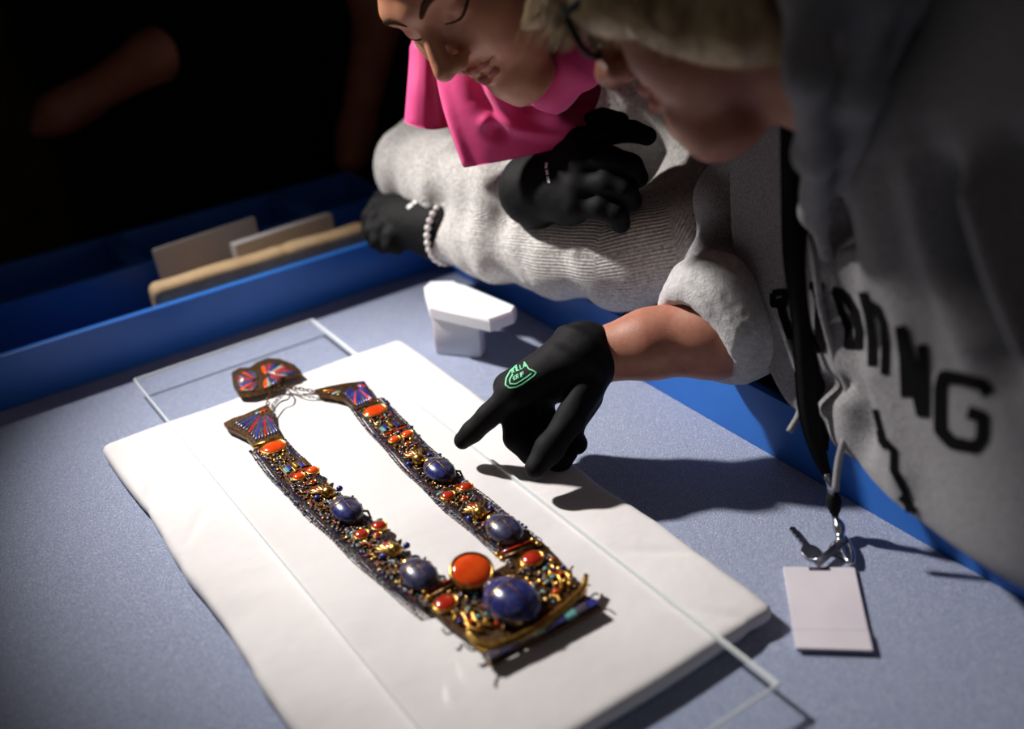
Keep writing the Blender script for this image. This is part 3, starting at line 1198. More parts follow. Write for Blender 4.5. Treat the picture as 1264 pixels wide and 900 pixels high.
folds = [([(1105, 60), (1085, 200), (1110, 340), (1150, 460)], .017, 24), ([(1150, 170), (1190, 330), (1262, 500)], -.022, 22),
         ([(1125, 160), (1160, 330), (1225, 480)], .012, 20), ([(1205, 190), (1245, 330), (1300, 470)], .020, 22),
         ([(1245, 150), (1300, 330)], -.010, 24),
         ([(1050, 120), (1040, 230), (1046, 310)], -.022, 24), ([(1068, 200), (1078, 320), (1092, 430)], .010, 16),
         ([(1000, 250), (1008, 330), (1018, 400), (1050, 470), (1040, 560)], .008, 14), ([(1032, 350), (1040, 420), (1066, 500), (1062, 580)], -.012, 14),
         ([(1075, 430), (1098, 520), (1120, 620)], .010, 18), ([(1008, 470), (1030, 480), (1052, 474)], -.009, 12),
         ([(1000, 500), (1025, 505)], .006, 12), ([(940, 330), (958, 400), (985, 470)], .005, 18)]
disp = np.zeros(len(vA))
for poly, am, w in folds:
    d, tt = dist_poly(px[:, :2], poly)
    disp += am * np.exp(-(d / w) ** 2) * np.clip(np.minimum(tt, 1 - tt) * 5 + .15, 0, 1)
vA = vA + nrmA * (disp * front + lumps(vA, 40, 9) * .0025)[:, None]
sweat = mesh_ob('sweatshirt', vA, grid_faces(NV, NU), 'sweat_grey', wa)
stree = bvh_of([sweat])

# sleeve with the pushed-up cuff showing its fleece side
slv_pts = [np.array([.795, .675, .36]), P(945, 215, 1.10), P(928, 262, 1.115), P(922, 300, 1.11), P(915, 345, 1.10), P(910, 400, 1.085)]
slv_r = [.062, .052, .050, .046, .053, .054]
_slv = chain(slv_pts, slv_r, .02)
_bump = union(.02, ell(P(898, 243, 1.10), (.034, .034, .034)), cap(P(880, 318, 1.095), P(925, 352, 1.08), .02, .016), cap(P(868, 335, 1.10), P(905, 322, 1.09), .018))
_hole = chain([P(840, 420, 1.075), P(945, 400, 1.078)], [.050, .040], .01)
_crease = union(.004, cap(P(872, 287, 1.06), P(925, 300, 1.06), .007), cap(P(893, 335, 1.05), P(925, 372, 1.05), .008))


def sleeve_fn(p):
    d = smin(_slv(p), _bump(p), .012)
    d = smax(d, -_crease(p), .012)
    return d + lumps(p, 80, 21) * .002


sl = sdf_ob('sleeve', sleeve_fn, *bounds(slv_pts + [P(860, 300, 1.1)], 0.09), 0.0034, 'sweat_grey', wa)
cuff_cl = pp([(868, 412, 1.072), (900, 392, 1.076)])
cn = CV(-.74, -.62, .28)
cc = P(874, 410, 1.068)
_cu = union(.012, torus(cc, cn, .0505, .0155), torus(cc - cn * .022, cn, .053, .018), torus(cc - cn * .045, cn, .050, .016))


def cuff_fn(p):
    return _cu(p) + lumps(p, 110, 31) * .0028 + lumps(p, 500, 32) * .0006


sdf_ob('cuff', cuff_fn, *bounds([cc], 0.11), 0.0028, 'fleece', sl)

# hood bunched round the neck
hood = union(.014, chain(pp([(1008, -150, .67), (1002, -40, .665), (1000, 90, .68), (1004, 190, .76), (1008, 262, .862), (1020, 318, .895)]), [.018, .017, .013, .012, .010, .005], .02),
             chain(pp([(1085, -140, .665), (1070, -20, .665), (1058, 110, .71), (1050, 210, .82), (1062, 310, .868)]), [.024, .020, .014, .011, .004], .02),
             chain(pp([(1040, -120, .74), (1034, 0, .74), (1026, 150, .80), (1026, 250, .905)]), [.03, .028, .020, .008], .02),
             chain(pp([(1150, -130, .68), (1110, -10, .69), (1080, 110, .75)]), [.022, .018, .006], .02))
sdf_ob('hood', lambda p: hood(p) + lumps(p, 70, 41) * .0022, *bounds(pp([(1010, -150, .66), (1150, -130, .68), (986, 90, .68), (1040, 320, .9), (1035, -120, .76)]), .05), .0035, 'sweat_grey', wa)

# lettering across the chest, heavy block capitals running round the folds
L_ = [([(955, 362), (955, 376), (970, 376), (970, 360), (955, 362)], 3.2), ([(962, 368), (968, 390), (978, 420), (982, 432)], 4.0),
      ([(1006, 350), (1012, 370), (1012, 424)], 4.5), ([(1006, 428), (1020, 428)], 5.0), ([(1000, 352), (1018, 354)], 4.0),
      ([(1028, 357), (1044, 364), (1056, 384), (1062, 410), (1060, 425)], 4.2), ([(1032, 360), (1040, 385), (1048, 404), (1048, 424)], 4.0), ([(1042, 425), (1066, 426)], 4.0),
      ([(1066, 360), (1074, 390), (1078, 420), (1078, 452)], 4.5), ([(1074, 374), (1084, 380), (1092, 400), (1094, 430), (1093, 462)], 4.0),
      ([(1112, 402), (1118, 440), (1120, 490)], 5.5), ([(1112, 402), (1126, 450), (1140, 512)], 6.0), ([(1140, 424), (1142, 470), (1142, 515)], 5.5),
      ([(1222, 486), (1214, 474), (1192, 468), (1166, 464), (1162, 480), (1162, 530), (1176, 546), (1206, 552), (1214, 540), (1215, 514), (1196, 508)], 6.5)]
L_ = [(a_, w_ * 1.25) for a_, w_ in L_]
decal(L_, stree, 'chest_print', 'print_black', sweat, .0012)
decal([([(1080, 505), (1085, 525), (1090, 542), (1104, 556), (1104, 580), (1118, 606), (1124, 632)], 4.5), ([(1088, 540), (1096, 552)], 5), ([(1112, 612), (1132, 632)], 4)], stree, 'hem_print', 'print_black', sweat, .0012)

# near side of the sweatshirt with the other sleeve, and the hand hanging at her side
side = union(.05, chain([(.76, .31, .44), (.88, .37, .22), (1.0, .43, .06)], [.10, .13, .15], .03),
             chain([(.72, .22, .46), (.90, .13, .26), (1.03, .17, .06)], [.085, .066, .05], .03))
sdf_ob('sweatshirt_side', lambda p: side(p) + lumps(p, 38, 43) * .004, (.55, .0, -.12), (1.22, .62, .62), .0065, 'sweat_grey', sweat)
hd_ = chain([(1.02, .17, .07), (1.04, .18, .0), (1.045, .19, -.05)], [.03, .032, .03], .01)
hd_ = union(.006, hd_, *[chain([(1.025 + .013 * k, .19, -.05), (1.025 + .014 * k, .20, -.09), (1.02 + .014 * k, .215, -.115)], [.011, .010, .008], .004) for k in range(4)],
            chain([(1.015, .19, .0), (.995, .215, -.035), (.995, .23, -.06)], [.014, .011, .009], .006))
sdf_ob('hand', hd_, (.93, .1, -.16), (1.12, .3, .12), .0035, 'skin_ruddy', body)

# hood cord ends
MB().tube(catmull(pp([(1000, 290, .90), (1008, 340, .90), (1014, 380, .915), (1030, 440, .93), (1046, 480, .935), (1048, 520, .94), (1036, 565, .95), (1031, 606, .955)]), 40), .0034, 8).build('drawstring', 'cord', sweat, True)
MB().tube(catmull(pp([(972, 420, .985), (984, 455, .985), (990, 490, .985), (986, 512, .985), (974, 533, .985)]), 24), .0032, 8).build('drawstring', 'cord', sweat, True)

# trousers below the frame
leg_a = union(.03, *[chain([hips + [0.02, s * .09, .02], [1.02, .43 + s * .11, -.42], [1.03, .43 + s * .12, FLOOR_Z + .05]], [.115, .075, .055], .02) for s in (-1, 1)],
              *[cap((1.03, .43 + s * .12, FLOOR_Z + .045), (.92, .43 + s * .13, FLOOR_Z + .04), .044, .036) for s in (-1, 1)])
leg_a = union(.04, leg_a, cap(hips, np.array([.88, .44, .16]), .13, .13))
sdf_ob('trousers', leg_a, (.6, .1, FLOOR_Z - .01), (1.25, .75, .35), .011, 'denim', wa)


# =========================================================== the woman with the pink scarf
wb = thing('person', 'person with pink scarf and grey knit sweater leaning crossed arms on the tray', 'person', (1.18, 1.08, FLOOR_Z))
L3 = CV(.53, .12, .84)
U3 = CV(-.68, .50, .52)
F3 = np.cross(L3, U3)
HB, OB = frame(F3, U3, P(572, -46, 1.03))
hfb, lipb = head_fn(1.0, 0.0, 0.98, .008)
b2w = lambda q: OB + HB.T @ np.asarray(q, float)
hbw = local(hfb, HB, OB)
nb1 = np.array([.80, 1.03, .40])
neckb = chain([b2w((-.03, 0, -.05)), b2w((-.05, 0, -.12)), nb1], [.05, .047, .055], .02)
hipb = np.array([1.18, 1.08, .02])
armLb = [np.array([.92, .90, .33]), P(908, 190, 1.27), P(846, 296, 1.215), P(770, 312, 1.24), P(690, 306, 1.29), P(612, 298, 1.34), P(556, 288, 1.385)]
armLr = [.075, .068, .064, .0615, .0560, .046, .038]
armRb = [P(650, 60, 1.5), P(575, 140, 1.5), P(514, 206, 1.465), P(556, 222, 1.41), P(618, 232, 1.33), P(662, 232, 1.27)]
armRr = [.06, .052, .052, .054, .047, .040]
torsob = union(.06, cap(hipb, np.array([.95, 1.07, .28]), .12, .12), cap(armLb[0], armRb[0], .06))
in_b = union(.03, torsob, chain(armLb, [r_ * .7 for r_ in armLr], .02), chain(armRb, [r_ * .7 for r_ in armRr], .02), cap(nb1, np.array([.95, 1.07, .28]), .05, .08))
body2 = lambda p: smin(smin(hbw(p), neckb(p), .022), in_b(p) + .004, .02)
ctl = [hipb + .1, armLb[0] - .05, armLb[-1], armRb[2], armRb[0] + .03, b2w((.13, 0, 0)), b2w((-.13, 0, .1)), b2w((0, 0, .14)), b2w((0, .1, 0)), b2w((0, -.1, 0))]
bodyb = sdf_ob('body', body2, *bounds(ctl, .04), .0036, 'skin_olive', wb)
lfb = local(lipb, HB, OB)
sdf_ob('lips', lambda p: np.maximum(lfb(p) + .0002, hbw(p) - .0010), *bounds([b2w((.08, .05, -.05)), b2w((.08, -.05, -.09)), b2w((.1, 0, -.07))], .015), .0011, 'lips', bodyb)
for s in (-1, 1):
    # lashes and brows are thin layers that follow the skin
    def snap(pts):
        res = []
        for (x, y, z) in catmull([(0, a, b) for a, b in pts], 3 * len(pts)):
            xs = np.linspace(.13, .02, 240)
            d = hfb(np.stack([xs, np.full(240, y), np.full(240, z)], 1))
            k = np.argmax(d < 0)
            res.append((xs[k], y, z))
        return res
    lp = snap([(s * .0175, -.0055), (s * .026, -.0088), (s * .036, -.0088), (s * .046, -.0045), (s * .053, .002)])
    la = local(chain(lp, list(np.interp(np.linspace(0, 1, len(lp)), [0, .4, .8, 1], [.0010, .0017, .0020, .0008])), .001), HB, OB)
    sdf_ob('eyelash', lambda p: np.maximum(la(p), hbw(p) - .0009), *bounds([b2w((.08, s * .033, 0))], .035), .0011, 'brow_hair', bodyb)
    bp_ = snap([(s * .013, .0165), (s * .028, .0245), (s * .045, .024), (s * .058, .0165)])
    br_ = local(chain(bp_, list(np.interp(np.linspace(0, 1, len(bp_)), [0, .3, .7, 1], [.0022, .0036, .003, .001])), .002), HB, OB)
    sdf_ob('eyebrow', lambda p: np.maximum(br_(p), hbw(p) - .0009), *bounds([b2w((.08, s * .035, .02))], .04), .0013, 'brow_hair', bodyb)
hb_ = carve(.01, union(.02, ell((-.022, 0, .045), (.106, .088, .092)), ell((-.07, 0, -.02), (.05, .07, .08))), ell((.10, 0, -.02), (.075, .075, .092)))
hbl = local(hb_, HB, OB)
sdf_ob('hair', lambda p: hbl(p) + np.sin(((p - OB) @ HB[1]) * 700 + 3 * lumps(p, 60, 12)) * .0008, *bounds([b2w(q) for q in ((.14, 0, 0), (-.15, 0, 0), (0, .12, 0), (0, -.12, 0), (0, 0, .16), (0, 0, -.13))], .03), .0045, 'hair_dark', wb)

# knitted sweater
swf = union(.02, chain(armLb, armLr, .03), chain(armRb, armRr, .03))
tor = union(.05, cap(hipb, np.array([.93, 1.07, .30]), .15, .15), cap(armLb[0], armRb[0], .075))


def knit_fn(p):
    d = smin(swf(p), tor(p), .04)
    w = lumps(p, 55, 51) * .0028 + lumps(p, 130, 52) * .0016
    # crosswise creases on the forearms
    for a, b, f_ in ((armLb[2], armLb[6], 120), (armRb[2], armRb[5], 110)):
        ab = b - a
        L = np.linalg.norm(ab)
        s = (p - a) @ ab / L
        w += .0014 * np.sin(s * f_ + 2.0 * lumps(p, 30, 53)) * ((s > -.02) & (s < L + .02))
    return d + w


ctl = armLb + armRb + [hipb + .05, hipb - .05]
knit = sdf_ob('sweater', knit_fn, *bounds(ctl, .16), .0042, 'knit_grey', wb)
rib_attr(knit, [armLb, armRb, [hipb, np.array([.93, 1.07, .30])]], n_around=105)

# scarf: main fold and the flap behind it
rowsS = [
    [(522, 20, 1.20), (548, 34, 1.16), (590, 60, 1.13), (640, 80, 1.14), (690, 60, 1.17), (745, 20, 1.22)],
    [(534, 70, 1.19), (560, 84, 1.155), (598, 100, 1.135), (645, 112, 1.145), (695, 98, 1.17), (745, 70, 1.21)],
    [(544, 118, 1.19), (568, 128, 1.165), (605, 136, 1.145), (650, 140, 1.15), (700, 132, 1.17), (742, 112, 1.20)],
    [(558, 164, 1.19), (580, 168, 1.175), (612, 168, 1.16), (652, 165, 1.16), (696, 158, 1.17), (732, 142, 1.19)],
    [(573, 207, 1.195), (592, 204, 1.185), (620, 199, 1.175), (652, 192, 1.17), (690, 182, 1.175), (722, 165, 1.19)],
]


def cloth(name, rows_, nu, nv, folds_, mat, parent, th=.0016, jit=.001, seed=3):
    g = sheet([[P(*q) for q in r_] for r_ in rows_], nu, nv)
    v = g.reshape(-1, 3)
    n_ = np.cross(np.gradient(g, axis=1), np.gradient(g, axis=0)).reshape(-1, 3)
    n_ /= np.linalg.norm(n_, axis=1)[:, None] + 1e-9
    n_ *= np.sign(((CAM - v) * n_).sum(1).mean())
    q = to_px(v)
    dd = np.zeros(len(v))
    for poly, am, w in folds_:
        d, tt = dist_poly(q[:, :2], poly)
        dd += am * np.exp(-(d / w) ** 2)
    v = v + n_ * (dd + lumps(v, 60, seed) * jit)[:, None]
    f_ = grid_faces(nv, nu)
    k = len(v)
    back = v - n_ * th
    edge = list(range(nu)) + [i * nu + nu - 1 for i in range(1, nv)] + [(nv - 1) * nu + j for j in range(nu - 2, -1, -1)] + [i * nu for i in range(nv - 2, 0, -1)]
    rimf = [(edge[i], edge[(i + 1) % len(edge)], edge[(i + 1) % len(edge)] + k, edge[i] + k) for i in range(len(edge))]
    F_ = np.concatenate([f_, f_[:, ::-1] + k, np.array(rimf)])
    return mesh_ob(name, np.vstack([v, back]), F_, mat, parent)


scarf = cloth('scarf', rowsS, 90, 80, [([(600, 66), (632, 108), (676, 146), (712, 160)], .013, 11), ([(575, 70), (590, 120), (615, 160)], -.012, 12), ([(600, 150), (650, 160), (690, 168)], .007, 9),
                                       ([(655, 96), (650, 130)], -.012, 10), ([(676, 90), (668, 126), (676, 140)], .012, 9), ([(545, 90), (560, 150), (575, 200)], .004, 6), ([(700, 90), (715, 130)], -.008, 10)], 'scarf_pink', wb)
rowsF = [[(506, 20, 1.24), (518, 22, 1.225), (532, 26, 1.225), (548, 30, 1.24)],
         [(508, 60, 1.245), (520, 62, 1.225), (534, 66, 1.225), (550, 72, 1.245)],
         [(505, 110, 1.25), (518, 112, 1.23), (534, 116, 1.23), (554, 120, 1.25)],
         [(501, 150, 1.26), (516, 157, 1.24), (536, 160, 1.24), (560, 156, 1.255)]]
cloth('scarf_flap', rowsF, 40, 50, [([(512, 60), (508, 150)], .005, 7), ([(540, 60), (548, 150)], -.005, 7)], 'scarf_pink', scarf, seed=8)
# scarf round the neck
nk = [b2w((-.045, .058, -.10)), b2w((.0, .06, -.135)), b2w((.03, .0, -.15)), b2w((.0, -.06, -.135)), b2w((-.05, -.058, -.11)), b2w((-.1, 0, -.10))]
MB().tube(catmull(nk + [nk[0]], 36)[:-1], [.026 + .004 * math.sin(i * 1.7) for i in range(35)], 12, True).build('scarf_loop', 'scarf_pink', scarf, True)

# gloves: one gripping the other arm, one lying over the tray corner
f2 = [([(716, 176, 1.17), (752, 164, 1.155), (780, 162, 1.15), (799, 168, 1.155)], [.0145, .013, .012, .0105]),
      ([(714, 204, 1.165), (752, 197, 1.145), (778, 205, 1.14), (787, 219, 1.15)], [.015, .0145, .0135, .012]),
      ([(714, 230, 1.165), (748, 227, 1.145), (772, 234, 1.14), (780, 248, 1.15)], [.015, .014, .013, .0115]),
      ([(712, 252, 1.17), (742, 256, 1.152), (761, 264, 1.148), (766, 276, 1.155)], [.0145, .0135, .0125, .011])]
f2 = [(pp(a), b) for a, b in f2]
th2 = (pp([(690, 180, 1.21), (714, 160, 1.20), (744, 150, 1.19), (765, 150, 1.185)]), [.019, .016, .014, .011])
cn2 = CV(-.96, .1, .25)
cc2 = P(659, 236, 1.235)
g2, gp2 = glove_hand((P(662, 234, 1.235), .037), [(q[0][0], .018) for q in f2], f2, th2, extra=[cap(P(690, 230, 1.20), P(705, 250, 1.19), .03, .026)],
                     cuff=union(.004, torus(cc2, cn2, .036, .008), torus(cc2 - cn2 * .014, cn2, .035, .0075)))
gl2 = sdf_ob('glove', g2, *bounds(gp2, .055), .0024, 'glove_black', wb)
t2 = bvh_of([gl2])
decal([([(675, 201), (674, 208)], 1.6), ([(675, 210), (676, 216)], 1.6), ([(676, 218), (678, 226)], 1.6)], t2, 'print', 'print_white', gl2, .0005)
f1 = [([(486, 250, 1.46), (468, 254, 1.455), (458, 268, 1.45), (456, 284, 1.45)], [.0165, .0145, .013, .0115]),
      ([(484, 262, 1.44), (466, 270, 1.43), (460, 286, 1.425), (464, 298, 1.43)], [.0165, .0145, .013, .0115]),
      ([(488, 274, 1.425), (472, 284, 1.415), (468, 296, 1.415), (474, 304, 1.42)], [.016, .014, .0125, .011]),
      ([(498, 284, 1.415), (484, 292, 1.405), (482, 302, 1.405), (490, 306, 1.41)], [.015, .013, .0115, .010])]
f1 = [(pp(a), b) for a, b in f1]
th1 = (pp([(520, 258, 1.44), (500, 246, 1.465), (482, 242, 1.475), (470, 244, 1.475)]), [.02, .017, .0145, .0115])
g1, gp1 = glove_hand((P(548, 284, 1.395), .038), [(q[0][0], .020) for q in f1], f1, th1, extra=[cap(P(530, 278, 1.41), P(500, 272, 1.43), .034, .028)])
gl1 = sdf_ob('glove', g1, *bounds(gp1, .055), .0026, 'glove_black', wb)
t1 = bvh_of([gl1])
decal([([(503, 257), (509, 252)], 2.0), ([(510, 251), (516, 247)], 2.0), ([(517, 246), (522, 243)], 2.0)], t1, 'print', 'print_white', gl1, .0005)

# pearl bracelet over the cuff
br = thing('bracelet', 'pearl bracelet round the knitted cuff beside the black glove', 'bracelet', P(556, 288, 1.385))
bx = (armLb[-1] - armLb[-2]); bx /= np.linalg.norm(bx)
b1 = np.cross(bx, [0, 0, 1]); b1 /= np.linalg.norm(b1); b2 = np.cross(bx, b1)
for i in range(26):
    a = 2 * math.pi * i / 26
    MB().dome(P(553, 287, 1.385) + (b1 * math.cos(a) + b2 * math.sin(a)) * .0405, (.0044, .0044, .0044), None, 10, 7, -0.98).build('pearl', 'pearl', br, True)

leg_b = union(.03, *[chain([hipb + [0.03, s * .09, 0], [1.2, 1.08 + s * .1, -.42], [1.21, 1.08 + s * .11, FLOOR_Z + .05]], [.12, .075, .055], .02) for s in (-1, 1)],
              *[cap((1.21, 1.08 + s * .11, FLOOR_Z + .045), (1.10, 1.08 + s * .12, FLOOR_Z + .04), .044, .036) for s in (-1, 1)])
sdf_ob('trousers', leg_b, (.95, .8, FLOOR_Z - .01), (1.4, 1.4, .2), .011, 'denim', wb)

# =========================================================== the man standing in the dark behind
wc = thing('person', 'person in black shirt standing in the dark behind the tray, forearm bare', 'person', (.68, 1.87, FLOOR_Z))
ec, hc = P(300, 0, 1.80), P(95, 128, 1.78)
sh_l = np.array([.50, 1.87, .56]); sh_r = np.array([.88, 1.83, .56])
el_r, wr_r = P(468, 20, 1.90), P(440, 165, 1.86)
tor_c = union(.08, cap((.68, 1.88, .12), (.69, 1.87, .46), .15, .17), cap(sh_l, sh_r, .085))
armc = union(.03, chain([sh_l, ec, P(190, 70, 1.78), hc], [.06, .048, .042, .03], .02), chain([sh_r, el_r, wr_r], [.06, .045, .03], .02),
             chain([hc, P(70, 142, 1.77), P(48, 160, 1.76)], [.03, .034, .016], .015), chain([wr_r, P(434, 195, 1.84)], [.03, .03], .01))
HC, OC = frame((-.2, -1, -.35), (0, -.3, 1), (.68, 1.77, .82))
hcf, _l = head_fn(0, 0, 1)
hcw = local(hcf, HC, OC)
bc_ = lambda p: smin(smin(hcw(p), cap(OC - [0, -.04, .06], (.68, 1.86, .58), .055)(p), .02), smin(tor_c(p) + .02, armc(p), .02), .02)
sdf_ob('body', bc_, (.1, 1.5, -.2), (1.15, 2.2, 1.0), .008, 'skin_brown', wc)
shirt = union(.06, tor_c, chain([sh_l, sh_l * .7 + ec * .3], [.09, .07], .02), chain([sh_r, sh_r * .4 + el_r * .6], [.09, .075], .02))
sdf_ob('shirt', lambda p: shirt(p) + lumps(p, 30, 61) * .006, (.2, 1.5, -.15), (1.15, 2.15, .75), .009, 'shirt_black', wc)
leg_c = union(.04, cap((.68, 1.88, .12), (.68, 1.88, -.02), .15), *[chain([(.68 + s * .09, 1.88, .0), (.68 + s * .11, 1.87, -.42), (.68 + s * .12, 1.88, FLOOR_Z + .05)], [.12, .08, .06], .02) for s in (-1, 1)],
              *[cap((.68 + s * .12, 1.88, FLOOR_Z + .045), (.68 + s * .13, 1.77, FLOOR_Z + .04), .044, .036) for s in (-1, 1)])
sdf_ob('trousers', leg_c, (.35, 1.66, FLOOR_Z - .01), (1.05, 2.1, .3), .011, 'shirt_black', wc)
hb2 = carve(.01, ell((-.02, 0, .045), (.104, .086, .09)), ell((.10, 0, -.02), (.075, .075, .092)))
sdf_ob('hair', local(hb2, HC, OC), *bounds([OC], .16), .008, 'hair_dark', wc)

# olive coat hanging on a stand at the dark end of the room
ct = thing('coat_stand', 'dark stand with an olive coat hanging in the dark corner', 'coat stand', (.30, 2.32, FLOOR_Z))
MB().tube([(.30, 2.32, FLOOR_Z + .01), (.30, 2.32, .85)], .016, 12).build('pole', 'frame_black', ct, True)
for a in (0, 2.1, 4.2):
    MB().tube([(.30, 2.32, FLOOR_Z + .12), (.30 + .2 * math.cos(a), 2.32 + .2 * math.sin(a), FLOOR_Z + .012)], .012, 8).build('foot', 'frame_black', ct, True)
coat = union(.05, cap((.30, 2.28, .55), (.32, 2.26, -.30), .09, .14), cap((.18, 2.28, .55), (.44, 2.28, .55), .05))
sdf_ob('coat', lambda p: coat(p) + .012 * np.sin(p[:, 0] * 46 + 2 * lumps(p, 8, 71)), (.02, 2.0, -.52), (.62, 2.5, .68), .009, 'olive_cloth', ct)
# ------------------------------------------------------------------ the scarab necklace
ZG = GZ1
nk_ = thing('scarab_necklace', 'ancient gold necklace with blue scarabs and orange stones on the acrylic sheet', 'necklace', (.37, .62, ZG))


def E2(px, py, z=ZG + .004):
    q = T(px, py, z)
    return np.array([q[0], q[1]])


def oval(px, py, lx, ly, mat='carnelian', z=ZG + .0035, rot=0.0, h=.0042, parent=None, lift=0.0, tilt=None):
    """bezel of gold with a domed stone"""
    c = E2(px, py, z + lift)
    ca, sa = math.cos(rot), math.sin(rot)
    A = np.array([[ca, sa, 0], [-sa, ca, 0], [0, 0, 1.0]])
    if tilt is not None:
        A = tilt
    o = np.array([c[0], c[1], z + lift])
    n = 20
    mb = MB()
    ring = []
    for i in range(n):
        a = 2 * math.pi * i / n
        ring.append((math.cos(a), math.sin(a)))
    prof = [(1.0, -.004), (1.04, .0), (1.02, h * .45), (.93, h * .55), (.9, h * .3)]
    v = [o + A.T @ np.array([r_ * x * lx, r_ * y * ly, zz]) for (r_, zz) in prof for x, y in ring]
    f = []
    for j in range(len(prof) - 1):
        for i in range(n):
            k = (i + 1) % n
            f.append((j * n + i, j * n + k, (j + 1) * n + k, (j + 1) * n + i))
    f.append(tuple(range(n - 1, -1, -1)))
    mb.add(v, f)
    bz = mb.build('bezel', 'gold', nk_ if parent is None else parent, True)
    MB().dome(o + A[2] * h * .15, (lx * .92, ly * .92, h * .85), A, 18, 5, 0).build('stone', mat, bz, True)
    return bz


def scarab(px, py, L, W, Hh, mats=('lapis', 'lapis'), head='gold', yaw=0.0, raise_=.006, tip=0.0):
    z0 = ZG + raise_
    c2 = E2(px, py, z0 + Hh * .5)
    fwd = np.array([math.sin(yaw), math.cos(yaw), 0])
    side = np.array([fwd[1], -fwd[0], 0])
    up = np.array([0, 0, 1.0])
    fw2 = fwd * math.cos(tip) + up * math.sin(tip)
    up2 = up * math.cos(tip) - fwd * math.sin(tip)
    A = np.array([fw2, -side, up2])
    o = np.array([c2[0], c2[1], z0])
    g = lambda x, y, z: o + A.T @ np.array([x, y, z])
    base = MB().dome(g(-.02 * L, 0, 0), (.49 * L, .46 * W, .003), A, 18, 3, -0.9).build('scarab', 'gold_dark', nk_, True)
    # one smooth back, cut into thorax and two wing cases
    def shell_mesh(x0, x1, b0, b1, mat):
        nx, nb = 10, 11
        a_ = .46 * L
        v, f = [], []
        for x in np.linspace(x0, x1, nx):
            k_ = max(0.0, 1 - (x / a_) ** 2) ** .5
            for b in np.linspace(b0, b1, nb):
                v.append(g(x, -.49 * W * k_ ** .9 * math.cos(b), .0012 + Hh * k_ ** .8 * max(0.0, math.sin(b)) ** .9))
        for i in range(nx - 1):
            for k in range(nb - 1):
                f.append((i * nb + k, (i + 1) * nb + k, (i + 1) * nb + k + 1, i * nb + k + 1))
        n_ = len(v)
        mid = g((x0 + x1) / 2, 0, .0006)
        v += [q + (mid - q) * .12 for q in v]
        f += [tuple(i + n_ for i in q[::-1]) for q in list(f)]
        ed = list(range(nb)) + [i * nb + nb - 1 for i in range(1, nx)] + [(nx - 1) * nb + k for k in range(nb - 2, -1, -1)] + [i * nb for i in range(nx - 2, 0, -1)]
        f += [(ed[i], ed[(i + 1) % len(ed)], ed[(i + 1) % len(ed)] + n_, ed[i] + n_) for i in range(len(ed))]
        return MB().add(v, f)
    smooth_by_angle(shell_mesh(-.459 * L, .085 * L, 0, math.pi / 2 - .05, 0).build('wing_case', mats[0], base))
    smooth_by_angle(shell_mesh(-.459 * L, .085 * L, math.pi / 2 + .05, math.pi, 0).build('wing_case', mats[1], base))
    smooth_by_angle(shell_mesh(.115 * L, .459 * L, 0, math.pi, 0).build('thorax', mats[0], base))
    hd = MB().dome(g(.445 * L, 0, .0008), (.115 * L, .21 * W, Hh * .5), A, 12, 5, -.3)
    hd.build('head', head, base, True)
    # gold lines between thorax and wing cases
    kk = (1 - (.0925 / .46) ** 2) ** .5
    ar = [g(.0925 * L, .495 * W * kk * math.cos(a), .0012 + Hh * kk ** .8 * 1.0 * math.sin(a) ** .9) for a in np.linspace(.03, math.pi - .03, 16)]
    MB().tube(ar, .0005 + W * .010, 6).build('gold_line', 'gold', base, True)
    MB().tube([g(x * L, 0, .0012 + Hh * 1.0 * max(0.0, 1 - (x / .46) ** 2) ** .4) for x in np.linspace(-.44, .085, 14)], .0004 + W * .009, 6).build('gold_line', 'gold_dark', base, True)
    for s in (-1, 1):
        for a, b in ((.30, .46), (.02, -.02), (-.2, -.42)):
            MB().tube([g(a * L, s * .36 * W, .001), g((a + b) / 2 * L, s * .52 * W, .001), g(b * L, s * .53 * W, -raise_ * .75)], [.0014, .0013, .001], 6).build('leg', 'gold_dark', base, True)
    return base


def feathers(px, py, n, spread, L, w, mats, yaw, zz=ZG + .004):
    c = E2(px, py, zz)
    for i in range(n):
        a = yaw + spread * ((i + .5) / n - .5)
        d = np.array([math.sin(a), math.cos(a), 0])
        A = np.array([d, [-d[1], d[0], 0], [0, 0, 1]])
        ct_ = np.array([c[0], c[1], zz]) + d * L * .5
        MB().dome(ct_, (L * .5, w, .0026), A, 10, 3, -.6).build('feather', mats[i % len(mats)], nk_, True)


def inlay(px, py, hx, hy, hz, mat, rot=0.0, zz=ZG + .0045, parent=None):
    c = E2(px, py, zz)
    ca, sa = math.cos(rot), math.sin(rot)
    return MB().box((c[0], c[1], zz), (hx, hy, hz), np.array([[ca, sa, 0], [-sa, ca, 0], [0, 0, 1]]), bev=.0005).build('inlay', mat, nk_ if parent is None else parent)


def ball(px, py, r_, mat='gold', zz=ZG + .006, name='knob'):
    c = E2(px, py, zz)
    return MB().dome((c[0], c[1], zz), (r_, r_, r_), None, 14, 8, -.9).build(name, mat, nk_, True)


# straps: openwork mount plus strings of tiny beads along both edges
strapL = [E2(330, 550, ZG + .002), E2(372, 596, ZG + .002), E2(430, 650, ZG + .002), E2(486, 700, ZG + .002), E2(540, 742, ZG + .002)]
strapR = [E2(452, 497, ZG + .002), E2(490, 540, ZG + .002), E2(542, 592, ZG + .002), E2(598, 640, ZG + .002), E2(648, 680, ZG + .002)]
bead_mb = {k: MB() for k in ('bead_dark', 'bead_blue', 'bead_red', 'bead_teal')}


